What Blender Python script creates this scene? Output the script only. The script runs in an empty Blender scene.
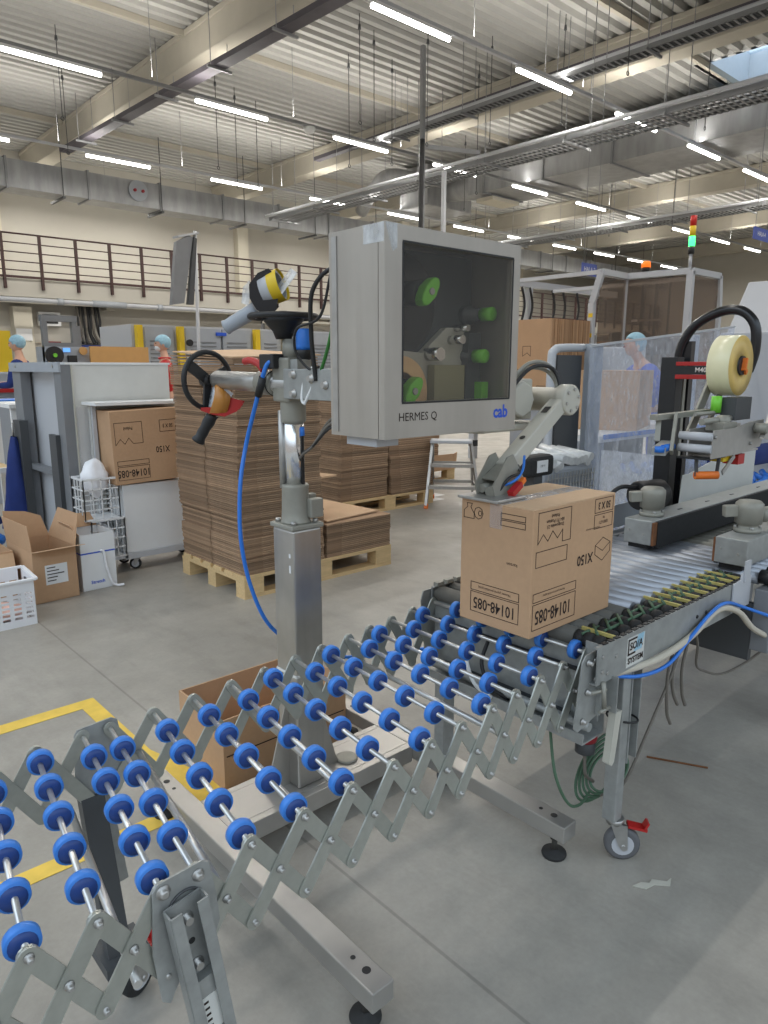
import bpy, bmesh, math, random
from mathutils import Vector, Matrix
random.seed(7)
col = bpy.context.scene.collection
PI = math.pi
# ------------------------------------------------------------------ materials
MATS = {}
def mat(name, color, rough=0.6, metal=0.0, noise=0.0, nscale=20.0, bump=0.0, rnd=0.0, spec=0.5,
        emis=None, estr=0.0, alpha=1.0, stretch=None, noise2=0.0, n2scale=2.0, color2=None, trans=0.0):
    if name in MATS: return MATS[name]
    m = bpy.data.materials.new(name); m.use_nodes = True
    nt = m.node_tree; N = nt.nodes; L = nt.links
    b = N['Principled BSDF']
    c = tuple(color) + (1.0,)
    b.inputs['Base Color'].default_value = c
    b.inputs['Roughness'].default_value = rough
    b.inputs['Metallic'].default_value = metal
    b.inputs['Specular IOR Level'].default_value = spec
    if alpha < 1: b.inputs['Alpha'].default_value = alpha
    if trans > 0: b.inputs['Transmission Weight'].default_value = trans
    if emis:
        b.inputs['Emission Color'].default_value = tuple(emis) + (1.0,)
        b.inputs['Emission Strength'].default_value = estr
    if noise > 0 or bump > 0 or rnd > 0 or noise2 > 0:
        tc = N.new('ShaderNodeTexCoord')
        src = tc.outputs['Object']
        if stretch:
            mp = N.new('ShaderNodeMapping'); mp.inputs['Scale'].default_value = stretch
            L.new(src, mp.inputs['Vector']); src = mp.outputs['Vector']
        n1 = N.new('ShaderNodeTexNoise'); n1.inputs['Scale'].default_value = nscale
        n1.inputs['Detail'].default_value = 6; L.new(src, n1.inputs['Vector'])
        last = None
        hsv = N.new('ShaderNodeHueSaturation'); hsv.inputs['Color'].default_value = c
        mr = N.new('ShaderNodeMapRange'); mr.inputs['From Min'].default_value = 0.3; mr.inputs['From Max'].default_value = 0.7
        mr.inputs['To Min'].default_value = 1 - noise; mr.inputs['To Max'].default_value = 1 + noise
        L.new(n1.outputs['Fac'], mr.inputs['Value']); last = mr.outputs['Result']
        if noise2 > 0:
            n2 = N.new('ShaderNodeTexNoise'); n2.inputs['Scale'].default_value = n2scale; n2.inputs['Detail'].default_value = 4
            L.new(tc.outputs['Object'], n2.inputs['Vector'])
            m2 = N.new('ShaderNodeMapRange'); m2.inputs['From Min'].default_value = 0.3; m2.inputs['From Max'].default_value = 0.7
            m2.inputs['To Min'].default_value = 1 - noise2; m2.inputs['To Max'].default_value = 1 + noise2
            L.new(n2.outputs['Fac'], m2.inputs['Value'])
            mu = N.new('ShaderNodeMath'); mu.operation = 'MULTIPLY'
            L.new(last, mu.inputs[0]); L.new(m2.outputs['Result'], mu.inputs[1]); last = mu.outputs[0]
        if rnd > 0:
            oi = N.new('ShaderNodeObjectInfo')
            m3 = N.new('ShaderNodeMapRange'); m3.inputs['To Min'].default_value = 1 - rnd; m3.inputs['To Max'].default_value = 1 + rnd
            L.new(oi.outputs['Random'], m3.inputs['Value'])
            mu = N.new('ShaderNodeMath'); mu.operation = 'MULTIPLY'
            L.new(last, mu.inputs[0]); L.new(m3.outputs['Result'], mu.inputs[1]); last = mu.outputs[0]
        L.new(last, hsv.inputs['Value'])
        L.new(hsv.outputs['Color'], b.inputs['Base Color'])
        if metal > 0.3:
            mr2 = N.new('ShaderNodeMapRange'); mr2.inputs['To Min'].default_value = max(0.05, rough - 0.15); mr2.inputs['To Max'].default_value = min(1, rough + 0.15)
            L.new(n1.outputs['Fac'], mr2.inputs['Value']); L.new(mr2.outputs['Result'], b.inputs['Roughness'])
        if bump > 0:
            bp = N.new('ShaderNodeBump'); bp.inputs['Strength'].default_value = bump; bp.inputs['Distance'].default_value = 0.002
            L.new(n1.outputs['Fac'], bp.inputs['Height']); L.new(bp.outputs['Normal'], b.inputs['Normal'])
    MATS[name] = m
    return m
def S(r, g, b):   # sRGB 0-255 -> linear
    f = lambda v: (v/255/12.92) if v/255 <= 0.04045 else ((v/255+0.055)/1.055)**2.4
    return (f(r), f(g), f(b))
mat('steel', (0.44, 0.43, 0.41), 0.42, 0.75, noise=0.08, nscale=30, noise2=0.08, n2scale=4)
mat('brushed', (0.44, 0.405, 0.36), 0.48, 0.55, noise=0.05, nscale=40, stretch=(1, 1, 0.08), noise2=0.07, n2scale=5)
mat('galv', (0.36, 0.37, 0.36), 0.5, 0.5, noise=0.12, nscale=35, noise2=0.08, n2scale=3)
mat('linkzinc', (0.44, 0.45, 0.41), 0.40, 0.7, noise=0.06, nscale=50, rnd=0.05, noise2=0.06, n2scale=8)
mat('shiny', (0.46, 0.445, 0.42), 0.42, 0.75, noise=0.05, nscale=12, noise2=0.06, n2scale=3)
mat('darkbrushed', (0.46, 0.44, 0.41), 0.36, 0.85, noise=0.05, nscale=40, stretch=(1, 1, 0.08), noise2=0.14, n2scale=6)
mat('chrome', (0.8, 0.8, 0.8), 0.22, 1.0)
mat('axle', (0.66, 0.65, 0.63), 0.35, 0.8, noise=0.05, nscale=60)
mat('rollersteel', (0.40, 0.42, 0.46), 0.42, 0.55, noise=0.02, nscale=30, rnd=0.06)
mat('darkroller', S(92, 90, 84), 0.65, noise=0.12, nscale=25)
mat('blue', S(58, 128, 214), 0.45, noise=0.04, nscale=60)
mat('bluedark', S(34, 66, 132), 0.45, noise=0.05, nscale=60)
mat('black', (0.015, 0.015, 0.016), 0.5, noise=0.1, nscale=40)
mat('blackgloss', (0.012, 0.012, 0.014), 0.25)
mat('rubber', (0.02, 0.02, 0.02), 0.75, noise=0.15, nscale=60)
mat('greyrubber', (0.12, 0.12, 0.125), 0.7)
mat('cardboard', S(188, 152, 118), 0.85, noise=0.03, nscale=60, noise2=0.04, n2scale=5, rnd=0.03)
mat('cardboardlight', S(205, 172, 138), 0.85, noise=0.03, nscale=60, noise2=0.04, n2scale=5)
mat('cardboarddark', S(150, 116, 84), 0.85, noise=0.04, nscale=60, noise2=0.06, n2scale=4)
mat('sheetboard', S(152, 124, 98), 0.9, noise=0.12, nscale=14, rnd=0.28, stretch=(1, 1, 25))
mat('sheetedge', S(128, 100, 74), 0.9, noise=0.2, nscale=20, rnd=0.30, stretch=(1, 1, 30))
mat('ink', S(48, 36, 30), 0.8)
mat('wood', S(214, 184, 136), 0.75, noise=0.10, nscale=12, stretch=(1, 6, 6), rnd=0.06)
mat('white', S(225, 226, 226), 0.5, noise=0.02, nscale=10)
mat('offwhite', S(205, 205, 200), 0.55, noise=0.03, nscale=12, noise2=0.03, n2scale=2)
mat('palegrey', S(186, 188, 192), 0.5)
mat('lightgrey', S(160, 165, 172), 0.5, noise=0.03, nscale=10)
mat('midgrey', S(122, 124, 127), 0.5, noise=0.04, nscale=10)
mat('darkgrey', S(70, 72, 74), 0.5, noise=0.05, nscale=10)
mat('castgrey', S(150, 148, 138), 0.5, 0.25, noise=0.06, nscale=30)
mat('beige', S(190, 187, 175), 0.45, noise=0.03, nscale=20)
mat('cream', S(200, 194, 178), 0.8, noise=0.02, nscale=3)
mat('creamwall', S(186, 182, 172), 0.85, noise=0.03, nscale=1.5)
mat('concretebeam', S(170, 164, 150), 0.85, noise=0.04, nscale=3)
mat('ceilsheet', S(166, 165, 160), 0.6, 0.0, noise=0.03, nscale=2)
mat('ductmetal', (0.33, 0.335, 0.34), 0.5, 0.4, noise=0.18, nscale=2.5, stretch=(2, 2, 0.5), noise2=0.12, n2scale=0.7)
mat('trayzinc', (0.27, 0.275, 0.28), 0.55, 0.4, noise=0.1, nscale=5)
mat('darktray', S(78, 74, 80), 0.55, noise=0.1, nscale=5)
mat('brownrail', S(66, 42, 40), 0.55)
mat('red', S(178, 34, 32), 0.4)
mat('redtext', S(230, 220, 215), 0.5)
mat('green', S(120, 205, 60), 0.4)
mat('greenbelt', S(74, 104, 80), 0.6, noise=0.1, nscale=30)
mat('greencable', S(50, 120, 50), 0.5)
mat('yellow', S(222, 188, 36), 0.5)
mat('yellowstrip', S(196, 182, 110), 0.6, noise=0.05, nscale=20)
mat('orange', S(235, 120, 40), 0.5)
mat('bluehose', S(46, 120, 214), 0.4)
mat('bluetext', S(40, 84, 196), 0.5)
mat('navy', S(28, 48, 110), 0.85, noise=0.12, nscale=8)
mat('workblue', S(70, 90, 190), 0.85, noise=0.12, nscale=8)
mat('jeans', S(40, 62, 110), 0.85, noise=0.1, nscale=10)
mat('hairnet', S(150, 188, 204), 0.8, noise=0.12, nscale=50)
mat('skin', S(206, 160, 135), 0.6)
mat('hair', S(60, 42, 32), 0.8)
mat('tape', S(232, 226, 188), 0.3, noise=0.03, nscale=20)
mat('tapeside', S(220, 188, 108), 0.35, noise=0.05, nscale=30)
mat('browntape', S(190, 130, 60), 0.35)
mat('paperroll', S(232, 190, 140), 0.7, noise=0.05, nscale=30)
mat('whitetube', (1, 1, 1), 0.5, emis=(1.0, 0.98, 0.94), estr=9.0)
mat('lampred', S(200, 30, 20), 0.4); mat('lampyellow', S(240, 200, 40), 0.4)
mat('lampgreen', S(40, 220, 90), 0.4, emis=S(60, 255, 120), estr=2.5)
mat('lampamber', S(235, 120, 30), 0.4, emis=S(255, 120, 30), estr=0.6)
mat('screenblue', S(90, 150, 220), 0.4, emis=S(110, 170, 240), estr=0.7)
mat('signblue', S(80, 96, 170), 0.5)
mat('woodpanel', S(196, 150, 92), 0.6, noise=0.05, nscale=8)
mat('rustbrown', S(120, 78, 48), 0.8, noise=0.2, nscale=40)
mat('bag', S(235, 236, 240), 0.45, noise=0.05, nscale=15, bump=0.4)
mat('crateplastic', S(226, 226, 228), 0.45)
mat('pinkstuff', S(222, 180, 165), 0.7, noise=0.1, nscale=20)
mat('redcable', S(150, 30, 40), 0.5)
mat('greycable', S(110, 104, 96), 0.6)
mat('beigecable', S(196, 188, 172), 0.6)
mat('dirt', S(70, 68, 64), 0.7, 0.2, noise=0.2, nscale=40)
def glassmat(name, tint, alpha, rough=0.1, streak=False):
    m = bpy.data.materials.new(name); m.use_nodes = True
    nt = m.node_tree; N = nt.nodes; L = nt.links; N.clear()
    out = N.new('ShaderNodeOutputMaterial'); mix = N.new('ShaderNodeMixShader')
    tr = N.new('ShaderNodeBsdfTransparent'); tr.inputs['Color'].default_value = tuple(tint) + (1,)
    p = N.new('ShaderNodeBsdfPrincipled'); p.inputs['Base Color'].default_value = tuple(tint) + (1,)
    p.inputs['Roughness'].default_value = rough
    mix.inputs[0].default_value = alpha
    if streak:
        tc = N.new('ShaderNodeTexCoord'); mp = N.new('ShaderNodeMapping'); mp.inputs['Scale'].default_value = (3, 3, 1.6)
        n = N.new('ShaderNodeTexNoise'); n.inputs['Scale'].default_value = 9; n.inputs['Detail'].default_value = 9; n.inputs['Roughness'].default_value = 0.7
        mr = N.new('ShaderNodeMapRange'); mr.inputs['From Min'].default_value = 0.35; mr.inputs['From Max'].default_value = 0.7
        mr.inputs['To Min'].default_value = alpha * 0.45; mr.inputs['To Max'].default_value = alpha * 1.7
        L.new(tc.outputs['Object'], mp.inputs['Vector']); L.new(mp.outputs[0], n.inputs['Vector']); L.new(n.outputs['Fac'], mr.inputs['Value'])
        L.new(mr.outputs[0], mix.inputs[0])
    L.new(tr.outputs[0], mix.inputs[1]); L.new(p.outputs[0], mix.inputs[2]); L.new(mix.outputs[0], out.inputs['Surface'])
    MATS[name] = m
glassmat('smoked', (0.84, 0.82, 0.79), 0.04, 0.05)
glassmat('smokedguard', (0.55, 0.48, 0.42), 0.2, 0.15)
glassmat('plexi', (0.90, 0.92, 0.96), 0.20, 0.25, streak=True)
glassmat('clearplastic', (0.93, 0.94, 0.95), 0.35, 0.2, streak=True)
glassmat('thinclear', (0.95, 0.95, 0.96), 0.10, 0.2)
glassmat('skyglass', (0.9, 0.95, 1.0), 0.1, 0.05)

# ------------------------------------------------------------------ mesh builder
def frame_from(z):
    z = Vector(z).normalized()
    a = Vector((0, 0, 1)) if abs(z.z) < 0.9 else Vector((1, 0, 0))
    x = a.cross(z).normalized(); y = z.cross(x)
    return x, y, z
class MB:
    def __init__(s): s.v = []; s.f = []; s.sm = []
    def add(s, vs, fs, smooth=False):
        o = len(s.v); s.v += [Vector(v) for v in vs]
        s.f += [tuple(i + o for i in f) for f in fs]; s.sm += [smooth] * len(fs); return s
    def box(s, x0, x1, y0, y1, z0, z1, M=None):
        vs = [Vector(p) for p in ((x0,y0,z0),(x1,y0,z0),(x1,y1,z0),(x0,y1,z0),(x0,y0,z1),(x1,y0,z1),(x1,y1,z1),(x0,y1,z1))]
        if M: vs = [M @ v for v in vs]
        return s.add(vs, [(3,2,1,0),(4,5,6,7),(0,1,5,4),(1,2,6,5),(2,3,7,6),(3,0,4,7)])
    def bar(s, a, b, w, h, up=(0,0,1)):   # rectangular bar from a to b, w sideways, h along up
        a = Vector(a); b = Vector(b); d = (b - a).normalized(); up = Vector(up)
        if abs(d.dot(up.normalized())) > 0.98: up = Vector((0, 1, 0)) if abs(d.y) < 0.9 else Vector((1, 0, 0))
        x = d.cross(up).normalized(); u = x.cross(d).normalized()
        vs = []
        for p in (a, b):
            for sx, su in ((-1,-1),(1,-1),(1,1),(-1,1)): vs.append(p + x*sx*w/2 + u*su*h/2)
        return s.add(vs, [(3,2,1,0),(4,5,6,7),(0,1,5,4),(1,2,6,5),(2,3,7,6),(3,0,4,7)])
    def cyl(s, a, b, r, r2=None, n=14, caps=True):
        a = Vector(a); b = Vector(b); r2 = r if r2 is None else r2
        x, y, z = frame_from(b - a)
        vs = [a + (x*math.cos(2*PI*i/n) + y*math.sin(2*PI*i/n))*r for i in range(n)] + [b + (x*math.cos(2*PI*i/n) + y*math.sin(2*PI*i/n))*r2 for i in range(n)]
        s.add(vs, [(i, (i+1) % n, n + (i+1) % n, n + i) for i in range(n)], True)
        if caps:
            o = len(s.v) - 2*n
            s.f += [tuple(o + i for i in reversed(range(n))), tuple(o + n + i for i in range(n))]; s.sm += [False, False]
        return s
    def lathe(s, o, axis, prof, n=20, caps=True, smooth=True):   # prof: (dist along axis, radius)
        o = Vector(o); x, y, z = frame_from(axis); vs = []
        for h, r in prof:
            for i in range(n): vs.append(o + z*h + (x*math.cos(2*PI*i/n) + y*math.sin(2*PI*i/n))*r)
        fs = []
        for k in range(len(prof) - 1):
            for i in range(n): fs.append((k*n + i, k*n + (i+1) % n, (k+1)*n + (i+1) % n, (k+1)*n + i))
        s.add(vs, fs, smooth)
        if caps:
            b = len(s.v) - len(vs)
            s.f += [tuple(b + i for i in reversed(range(n))), tuple(b + (len(prof)-1)*n + i for i in range(n))]; s.sm += [False, False]
        return s
    def ring(s, o, axis, R, r, n=28, m=8, a0=0, a1=2*PI):
        o = Vector(o); x, y, z = frame_from(axis); vs = []; full = abs(a1 - a0 - 2*PI) < 1e-6
        for i in range(n + (0 if full else 1)):
            t = a0 + (a1 - a0)*i/n; d = x*math.cos(t) + y*math.sin(t)
            for j in range(m):
                u = 2*PI*j/m; vs.append(o + d*(R + r*math.cos(u)) + z*r*math.sin(u))
        k = n if full else n
        fs = []
        tot = n if full else n + 1
        for i in range(n):
            i2 = (i+1) % tot
            for j in range(m): fs.append((i*m + j, i2*m + j, i2*m + (j+1) % m, i*m + (j+1) % m))
        return s.add(vs, fs, True)
    def tube(s, pts, r, n=8, smooth=True, sub=6):
        P = [Vector(p) for p in pts]
        if smooth and len(P) > 2:
            Q = []
            E = [P[0]*2 - P[1]] + P + [P[-1]*2 - P[-2]]
            for i in range(1, len(E) - 2):
                p0, p1, p2, p3 = E[i-1], E[i], E[i+1], E[i+2]
                for k in range(sub):
                    t = k/sub
                    Q.append(0.5*((2*p1) + (p2-p0)*t + (2*p0-5*p1+4*p2-p3)*t*t + (3*p1-p0-3*p2+p3)*t**3))
            Q.append(P[-1]); P = Q
        vs = []; prev = None
        for i, p in enumerate(P):
            d = (P[min(i+1, len(P)-1)] - P[max(i-1, 0)]).normalized()
            if prev is None: x, y, z = frame_from(d)
            else:
                x = (prev - d*prev.dot(d)).normalized(); y = d.cross(x)
            prev = x
            for j in range(n): vs.append(p + (x*math.cos(2*PI*j/n) + y*math.sin(2*PI*j/n))*r)
        fs = [(i*n + j, i*n + (j+1) % n, (i+1)*n + (j+1) % n, (i+1)*n + j) for i in range(len(P)-1) for j in range(n)]
        s.add(vs, fs, True)
        o = len(s.v) - len(vs)
        s.f += [tuple(o + i for i in reversed(range(n))), tuple(o + (len(P)-1)*n + i for i in range(n))]; s.sm += [False]*2
        return s
    def prism(s, outline, o, ex, ey, depth, center=True):   # outline 2D -> extruded along ex x ey
        o = Vector(o); ex = Vector(ex).normalized(); ey = Vector(ey).normalized(); ez = ex.cross(ey)
        n = len(outline); d0 = -depth/2 if center else 0; d1 = d0 + depth
        vs = [o + ex*u + ey*v + ez*d0 for u, v in outline] + [o + ex*u + ey*v + ez*d1 for u, v in outline]
        fs = [tuple(reversed(range(n))), tuple(range(n, 2*n))] + [(i, (i+1) % n, n + (i+1) % n, n + i) for i in range(n)]
        return s.add(vs, fs)
    def sphere(s, c, r, sz=(1,1,1), n=14, m=9):
        c = Vector(c); vs = [c + Vector((0, 0, r*sz[2]))]
        for j in range(1, m):
            t = PI*j/m
            for i in range(n): vs.append(c + Vector((r*sz[0]*math.sin(t)*math.cos(2*PI*i/n), r*sz[1]*math.sin(t)*math.sin(2*PI*i/n), r*sz[2]*math.cos(t))))
        vs.append(c - Vector((0, 0, r*sz[2]))); fs = [(0, 1+i, 1+(i+1) % n) for i in range(n)]
        for j in range(m-2):
            for i in range(n): fs.append((1+j*n+i, 1+(j+1)*n+i, 1+(j+1)*n+(i+1) % n, 1+j*n+(i+1) % n))
        l = len(vs)-1; b = 1+(m-2)*n; fs += [(l, b+(i+1) % n, b+i) for i in range(n)]
        return s.add(vs, fs, True)
    def build(s, name, m, parent=None, bevel=0, ez=None):
        me = bpy.data.meshes.new(name)
        lo = Vector((min(v.x for v in s.v), min(v.y for v in s.v), min(v.z for v in s.v)))
        hi = Vector((max(v.x for v in s.v), max(v.y for v in s.v), max(v.z for v in s.v)))
        if parent is None: org = Vector(((lo.x+hi.x)/2, (lo.y+hi.y)/2, lo.z))
        else: org = (lo + hi)/2
        me.from_pydata([v - org for v in s.v], [], s.f)
        me.polygons.foreach_set('use_smooth', s.sm); me.validate(); me.update()
        ob = bpy.data.objects.new(name, me); col.objects.link(ob)
        if m: me.materials.append(MATS[m])
        if parent is not None:
            pw = Vector((0, 0, 0)); q = parent
            while q is not None: pw += q.location; q = q.parent
            ob.parent = parent; ob.location = org - pw
        else: ob.location = org
        if bevel:
            b = ob.modifiers.new('bevel', 'BEVEL'); b.width = bevel; b.segments = 2; b.limit_method = 'ANGLE'; b.angle_limit = math.radians(50)
            b.harden_normals = False
        return ob
def empty(name, loc=(0, 0, 0)):
    o = bpy.data.objects.new(name, None); col.objects.link(o); o.location = loc; o.empty_display_size = 0.1
    return o
def tag(o, label=None, cat=None, group=None, kind=None):
    if label: o['label'] = label
    if cat: o['category'] = cat
    if group: o['group'] = group
    if kind: o['kind'] = kind
    return o
def thing(name, loc, label, cat, group=None): return tag(empty(name, loc), label, cat, group)
def struct(o): o['kind'] = 'structure'; return o
def B(*a, **k): return MB().box(*a, **k)
def copy_tree(o, parent=None):
    c = o.copy(); col.objects.link(c); c.parent = parent
    for ch in list(o.children): copy_tree(ch, c)
    return c
def outline_strip(mb, pts, o, ex, ey, w, t=0.0006, closed=True):
    pts = list(pts); n = len(pts); o = Vector(o); ex = Vector(ex); ey = Vector(ey); nz = ex.cross(ey)
    for i in range(n if closed else n-1):
        a = pts[i]; b = pts[(i+1) % n]
        A = o + ex*a[0] + ey*a[1]; C = o + ex*b[0] + ey*b[1]; d = (C-A).normalized()
        mb.bar(A - d*w/2, C + d*w/2, w, t, up=nz)
    return mb
def lettering(txt, o, ex, ey, size, m, parent, name='lettering', bold=0.0, wide=1.0, depth=0.0004):
    cu = bpy.data.curves.new('t', 'FONT'); cu.body = txt; cu.size = 1.0; cu.align_x = 'CENTER'; cu.align_y = 'CENTER'
    cu.offset = bold; cu.resolution_u = 2
    ob = bpy.data.objects.new('t', cu); col.objects.link(ob)
    bpy.context.view_layer.update()
    dg = bpy.context.evaluated_depsgraph_get(); me = ob.evaluated_get(dg).to_mesh()
    ex = Vector(ex).normalized(); ey = Vector(ey).normalized(); ez = ex.cross(ey); o = Vector(o)
    mb = MB(); mb.add([o + ex*v.co.x*size*wide + ey*v.co.y*size + ez*depth for v in me.vertices], [tuple(p.vertices) for p in me.polygons])
    ob.evaluated_get(dg).to_mesh_clear(); bpy.data.objects.remove(ob); bpy.data.curves.remove(cu)
    return mb.build(name, m, parent)
def caster(parent, c, r, ang, w=0.03, name='caster', topz=None, red=False, tire='greyrubber'):   # c = wheel centre
    c = Vector(c); d = Vector((math.cos(ang), math.sin(ang), 0)); n = Vector((-d.y, d.x, 0)); topz = topz or c.z + r + 0.03
    f = MB()
    sw = c - d*r*0.45
    for s_ in (-1, 1):
        f.prism([(-r*0.75, topz - c.z - 0.012), (r*0.15, topz - c.z - 0.012), (r*0.25, -r*0.2), (0, -r*0.3), (-r*0.25, 0)], c + n*s_*(w/2 + 0.006), d, (0, 0, 1), 0.003)
    f.cyl((sw.x, sw.y, topz - 0.016), (sw.x, sw.y, topz), r*0.5)
    f.cyl(c - n*(w/2+0.012), c + n*(w/2+0.012), 0.006)
    fo = f.build(name, 'steel', parent)
    t = MB().lathe(c - n*w/2, n, [(0, r*0.82), (w*0.12, r*0.96), (w*0.3, r), (w*0.7, r), (w*0.88, r*0.96), (w, r*0.82)], n=28).build('wheel', tire, fo)
    MB().lathe(c - n*(w/2+0.001), n, [(0, r*0.62), (w+0.002, r*0.62)], n=20).build('hub', 'palegrey', fo)
    if red:
        p = c + d*r*0.25; MB().bar(p + Vector((0, 0, r*1.15)), p + d*r*1.05 + Vector((0, 0, r*0.95)), w*0.9, 0.008).bar(p + d*r*0.9 + Vector((0, 0, r*1.0)), p + d*r*1.1 + Vector((0, 0, r*1.4)), w*0.9, 0.006).build('brake_pedal', 'red', fo)
    return fo
# ------------------------------------------------------------------ the hall
CZ = 7.42
def floor_material():
    m = bpy.data.materials.new('floorcon'); m.use_nodes = True; nt = m.node_tree; N = nt.nodes; L = nt.links
    b = N['Principled BSDF']; geo = N.new('ShaderNodeNewGeometry')
    def noise(sc, det=5, rough=0.6, st=None):
        n = N.new('ShaderNodeTexNoise'); n.inputs['Scale'].default_value = sc; n.inputs['Detail'].default_value = det; n.inputs['Roughness'].default_value = rough
        if st:
            mp = N.new('ShaderNodeMapping'); mp.inputs['Scale'].default_value = st; mp.inputs['Rotation'].default_value = (0, 0, 0.3)
            L.new(geo.outputs['Position'], mp.inputs['Vector']); L.new(mp.outputs[0], n.inputs['Vector'])
        else: L.new(geo.outputs['Position'], n.inputs['Vector'])
        return n.outputs['Fac']
    def rng(x, a, c, lo, hi):
        r = N.new('ShaderNodeMapRange'); r.inputs['From Min'].default_value = a; r.inputs['From Max'].default_value = c
        r.inputs['To Min'].default_value = lo; r.inputs['To Max'].default_value = hi; L.new(x, r.inputs['Value']); return r.outputs['Result']
    def mul(a, c):
        r = N.new('ShaderNodeMath'); r.operation = 'MULTIPLY'; L.new(a, r.inputs[0]); L.new(c, r.inputs[1]); return r.outputs[0]
    v = mul(rng(noise(1.3), 0.3, 0.7, 0.84, 1.10), rng(noise(9, 8, 0.7), 0.3, 0.7, 0.91, 1.08))
    v = mul(v, rng(noise(70, 3), 0.3, 0.7, 0.96, 1.04))
    v = mul(v, rng(noise(3, 7, 0.75, (1, 0.25, 1)), 0.5, 0.75, 1.0, 0.78))
    # saw-cut joints
    sep = N.new('ShaderNodeSeparateXYZ'); L.new(geo.outputs['Position'], sep.inputs[0])
    for ax, at in (('X', 1.085), ('X', 7.2), ('Y', 7.3)):
        s1 = N.new('ShaderNodeMath'); s1.operation = 'SUBTRACT'; s1.inputs[1].default_value = at; L.new(sep.outputs[ax], s1.inputs[0])
        ab = N.new('ShaderNodeMath'); ab.operation = 'ABSOLUTE'; L.new(s1.outputs[0], ab.inputs[0])
        v = mul(v, rng(ab.outputs[0], 0.003, 0.006, 0.72, 1.0))
    h = N.new('ShaderNodeHueSaturation'); h.inputs['Color'].default_value = S(160, 155, 146) + (1,); L.new(v, h.inputs['Value'])
    L.new(h.outputs[0], b.inputs['Base Color'])
    r = rng(noise(4, 6), 0.3, 0.7, 0.32, 0.55); L.new(r, b.inputs['Roughness'])
    b.inputs['Specular IOR Level'].default_value = 0.45
    MATS['floorcon'] = m
floor_material()
struct(B(-5, 46, -6, 24, -0.15, 0).build('floor', 'floorcon'))
# corrugated roof sheet, ridges along x, with an opening for the skylight
def corr(x0, x1, y0, y1, mb):
    p = 0.28; n = int(round((y1 - y0)/p)); prof = []
    for k in range(n):
        y = y0 + k*p; prof += [(y, 0), (y + 0.12, 0), (y + 0.155, 0.09), (y + 0.245, 0.09)]
    prof.append((y0 + n*p, 0))
    vs = []
    for (y, z) in prof: vs += [(x0, y, CZ + z), (x1, y, CZ + z)]
    mb.add(vs, [(2*i, 2*i+1, 2*i+3, 2*i+2) for i in range(len(prof)-1)])
cm = MB()
corr(-3, 46, -5, 5.08, cm); corr(-3, 15.6, 5.08, 7.6, cm); corr(17.9, 46, 5.08, 7.6, cm); corr(-3, 46, 7.6, 24.12, cm)
struct(cm.build('ceiling', 'ceilsheet'))
sk = MB()
for a in ((15.5, 15.6, 5.0, 7.7), (17.9, 18.0, 5.0, 7.7), (15.6, 17.9, 5.0, 5.08), (15.6, 17.9, 7.6, 7.7)):
    sk.box(a[0], a[1], a[2], a[3], CZ, CZ + 0.85)
w = struct(sk.build('window_1', 'white'))
g = MB(); g.box(15.6, 17.9, 5.08, 7.6, CZ + 0.80, CZ + 0.81); g.build('pane', 'skyglass', w)
g = MB(); g.box(16.72, 16.77, 5.08, 7.6, CZ + 0.74, CZ + 0.80); g.box(15.6, 17.9, 6.3, 6.35, CZ+0.74, CZ+0.80); g.build('glazing_bar', 'white', w)
# concrete roof beams across the hall
for i, (bx, zl, wd) in enumerate(((7.03, 6.86, 0.45), (13.15, 6.84, 0.45), (18.35, 6.95, 0.35), (24.0, 6.84, 0.45), (30.6, 6.84, 0.45), (37, 6.84, 0.45))):
    m_ = MB(); m_.box(bx, bx + wd, -5, 23.4, zl, CZ)
    m_.box(bx - 0.03, bx + wd + 0.03, -5, 23.4, CZ - 0.10, CZ - 0.001)
    struct(m_.build('trim_%d' % (i + 1), 'concretebeam', bevel=0.02))
# purlins along the hall
k = 7
for y in (0.9, 7.4, 13.2, 19.7):
    m_ = MB()
    for (xa, xb) in ((-3, 7.0), (7.5, 13.12), (13.63, 18.3), (18.73, 23.97), (24.5, 30.5)):
        m_.box(xa, xb, y, y + 0.08, CZ - 0.12, CZ - 0.005)
    struct(m_.build('trim_%d' % k, 'concretebeam')); k += 1
# walls
struct(B(-5, 46, 23.5, 23.7, 0, CZ + 0.1).build('wall_back', 'creamwall'))
struct(B(38.8, 39, -6, 23.5, 0, CZ + 0.1).build('wall_right', 'creamwall'))
wl = MB()
for x in (5.9, 14.0, 22.0, 30.0, 38.0):
    wl.box(x, x + 0.42, 23.2, 23.5, 0, CZ)
struct(wl.build('trim_11', 'cream'))
# ground-floor wall under the mezzanine with columns
gw = MB(); gw.box(-5, 44, 20.65, 20.8, 0, 3.1)
struct(gw.build('wall_rear', 'creamwall'))
gp = MB()
for x in (5.6, 13.8, 22, 30): gp.box(x, x + 0.45, 20.32, 20.65, 0, 2.9)
gp.box(-5, 44, 20.63, 20.65, 2.0, 2.03); struct(gp.build('trim_12', 'cream'))
# mezzanine deck
dk = MB(); dk.box(-5, 44, 20.0, 23.5, 3.12, 3.55); dk.box(-5, 44, 20.1, 20.3, 2.98, 3.12)
for x in range(-4, 44, 4): dk.box(x, x + 0.25, 20.3, 23.4, 2.92, 3.12)
struct(dk.build('trim_13', 'creamwall'))
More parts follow.
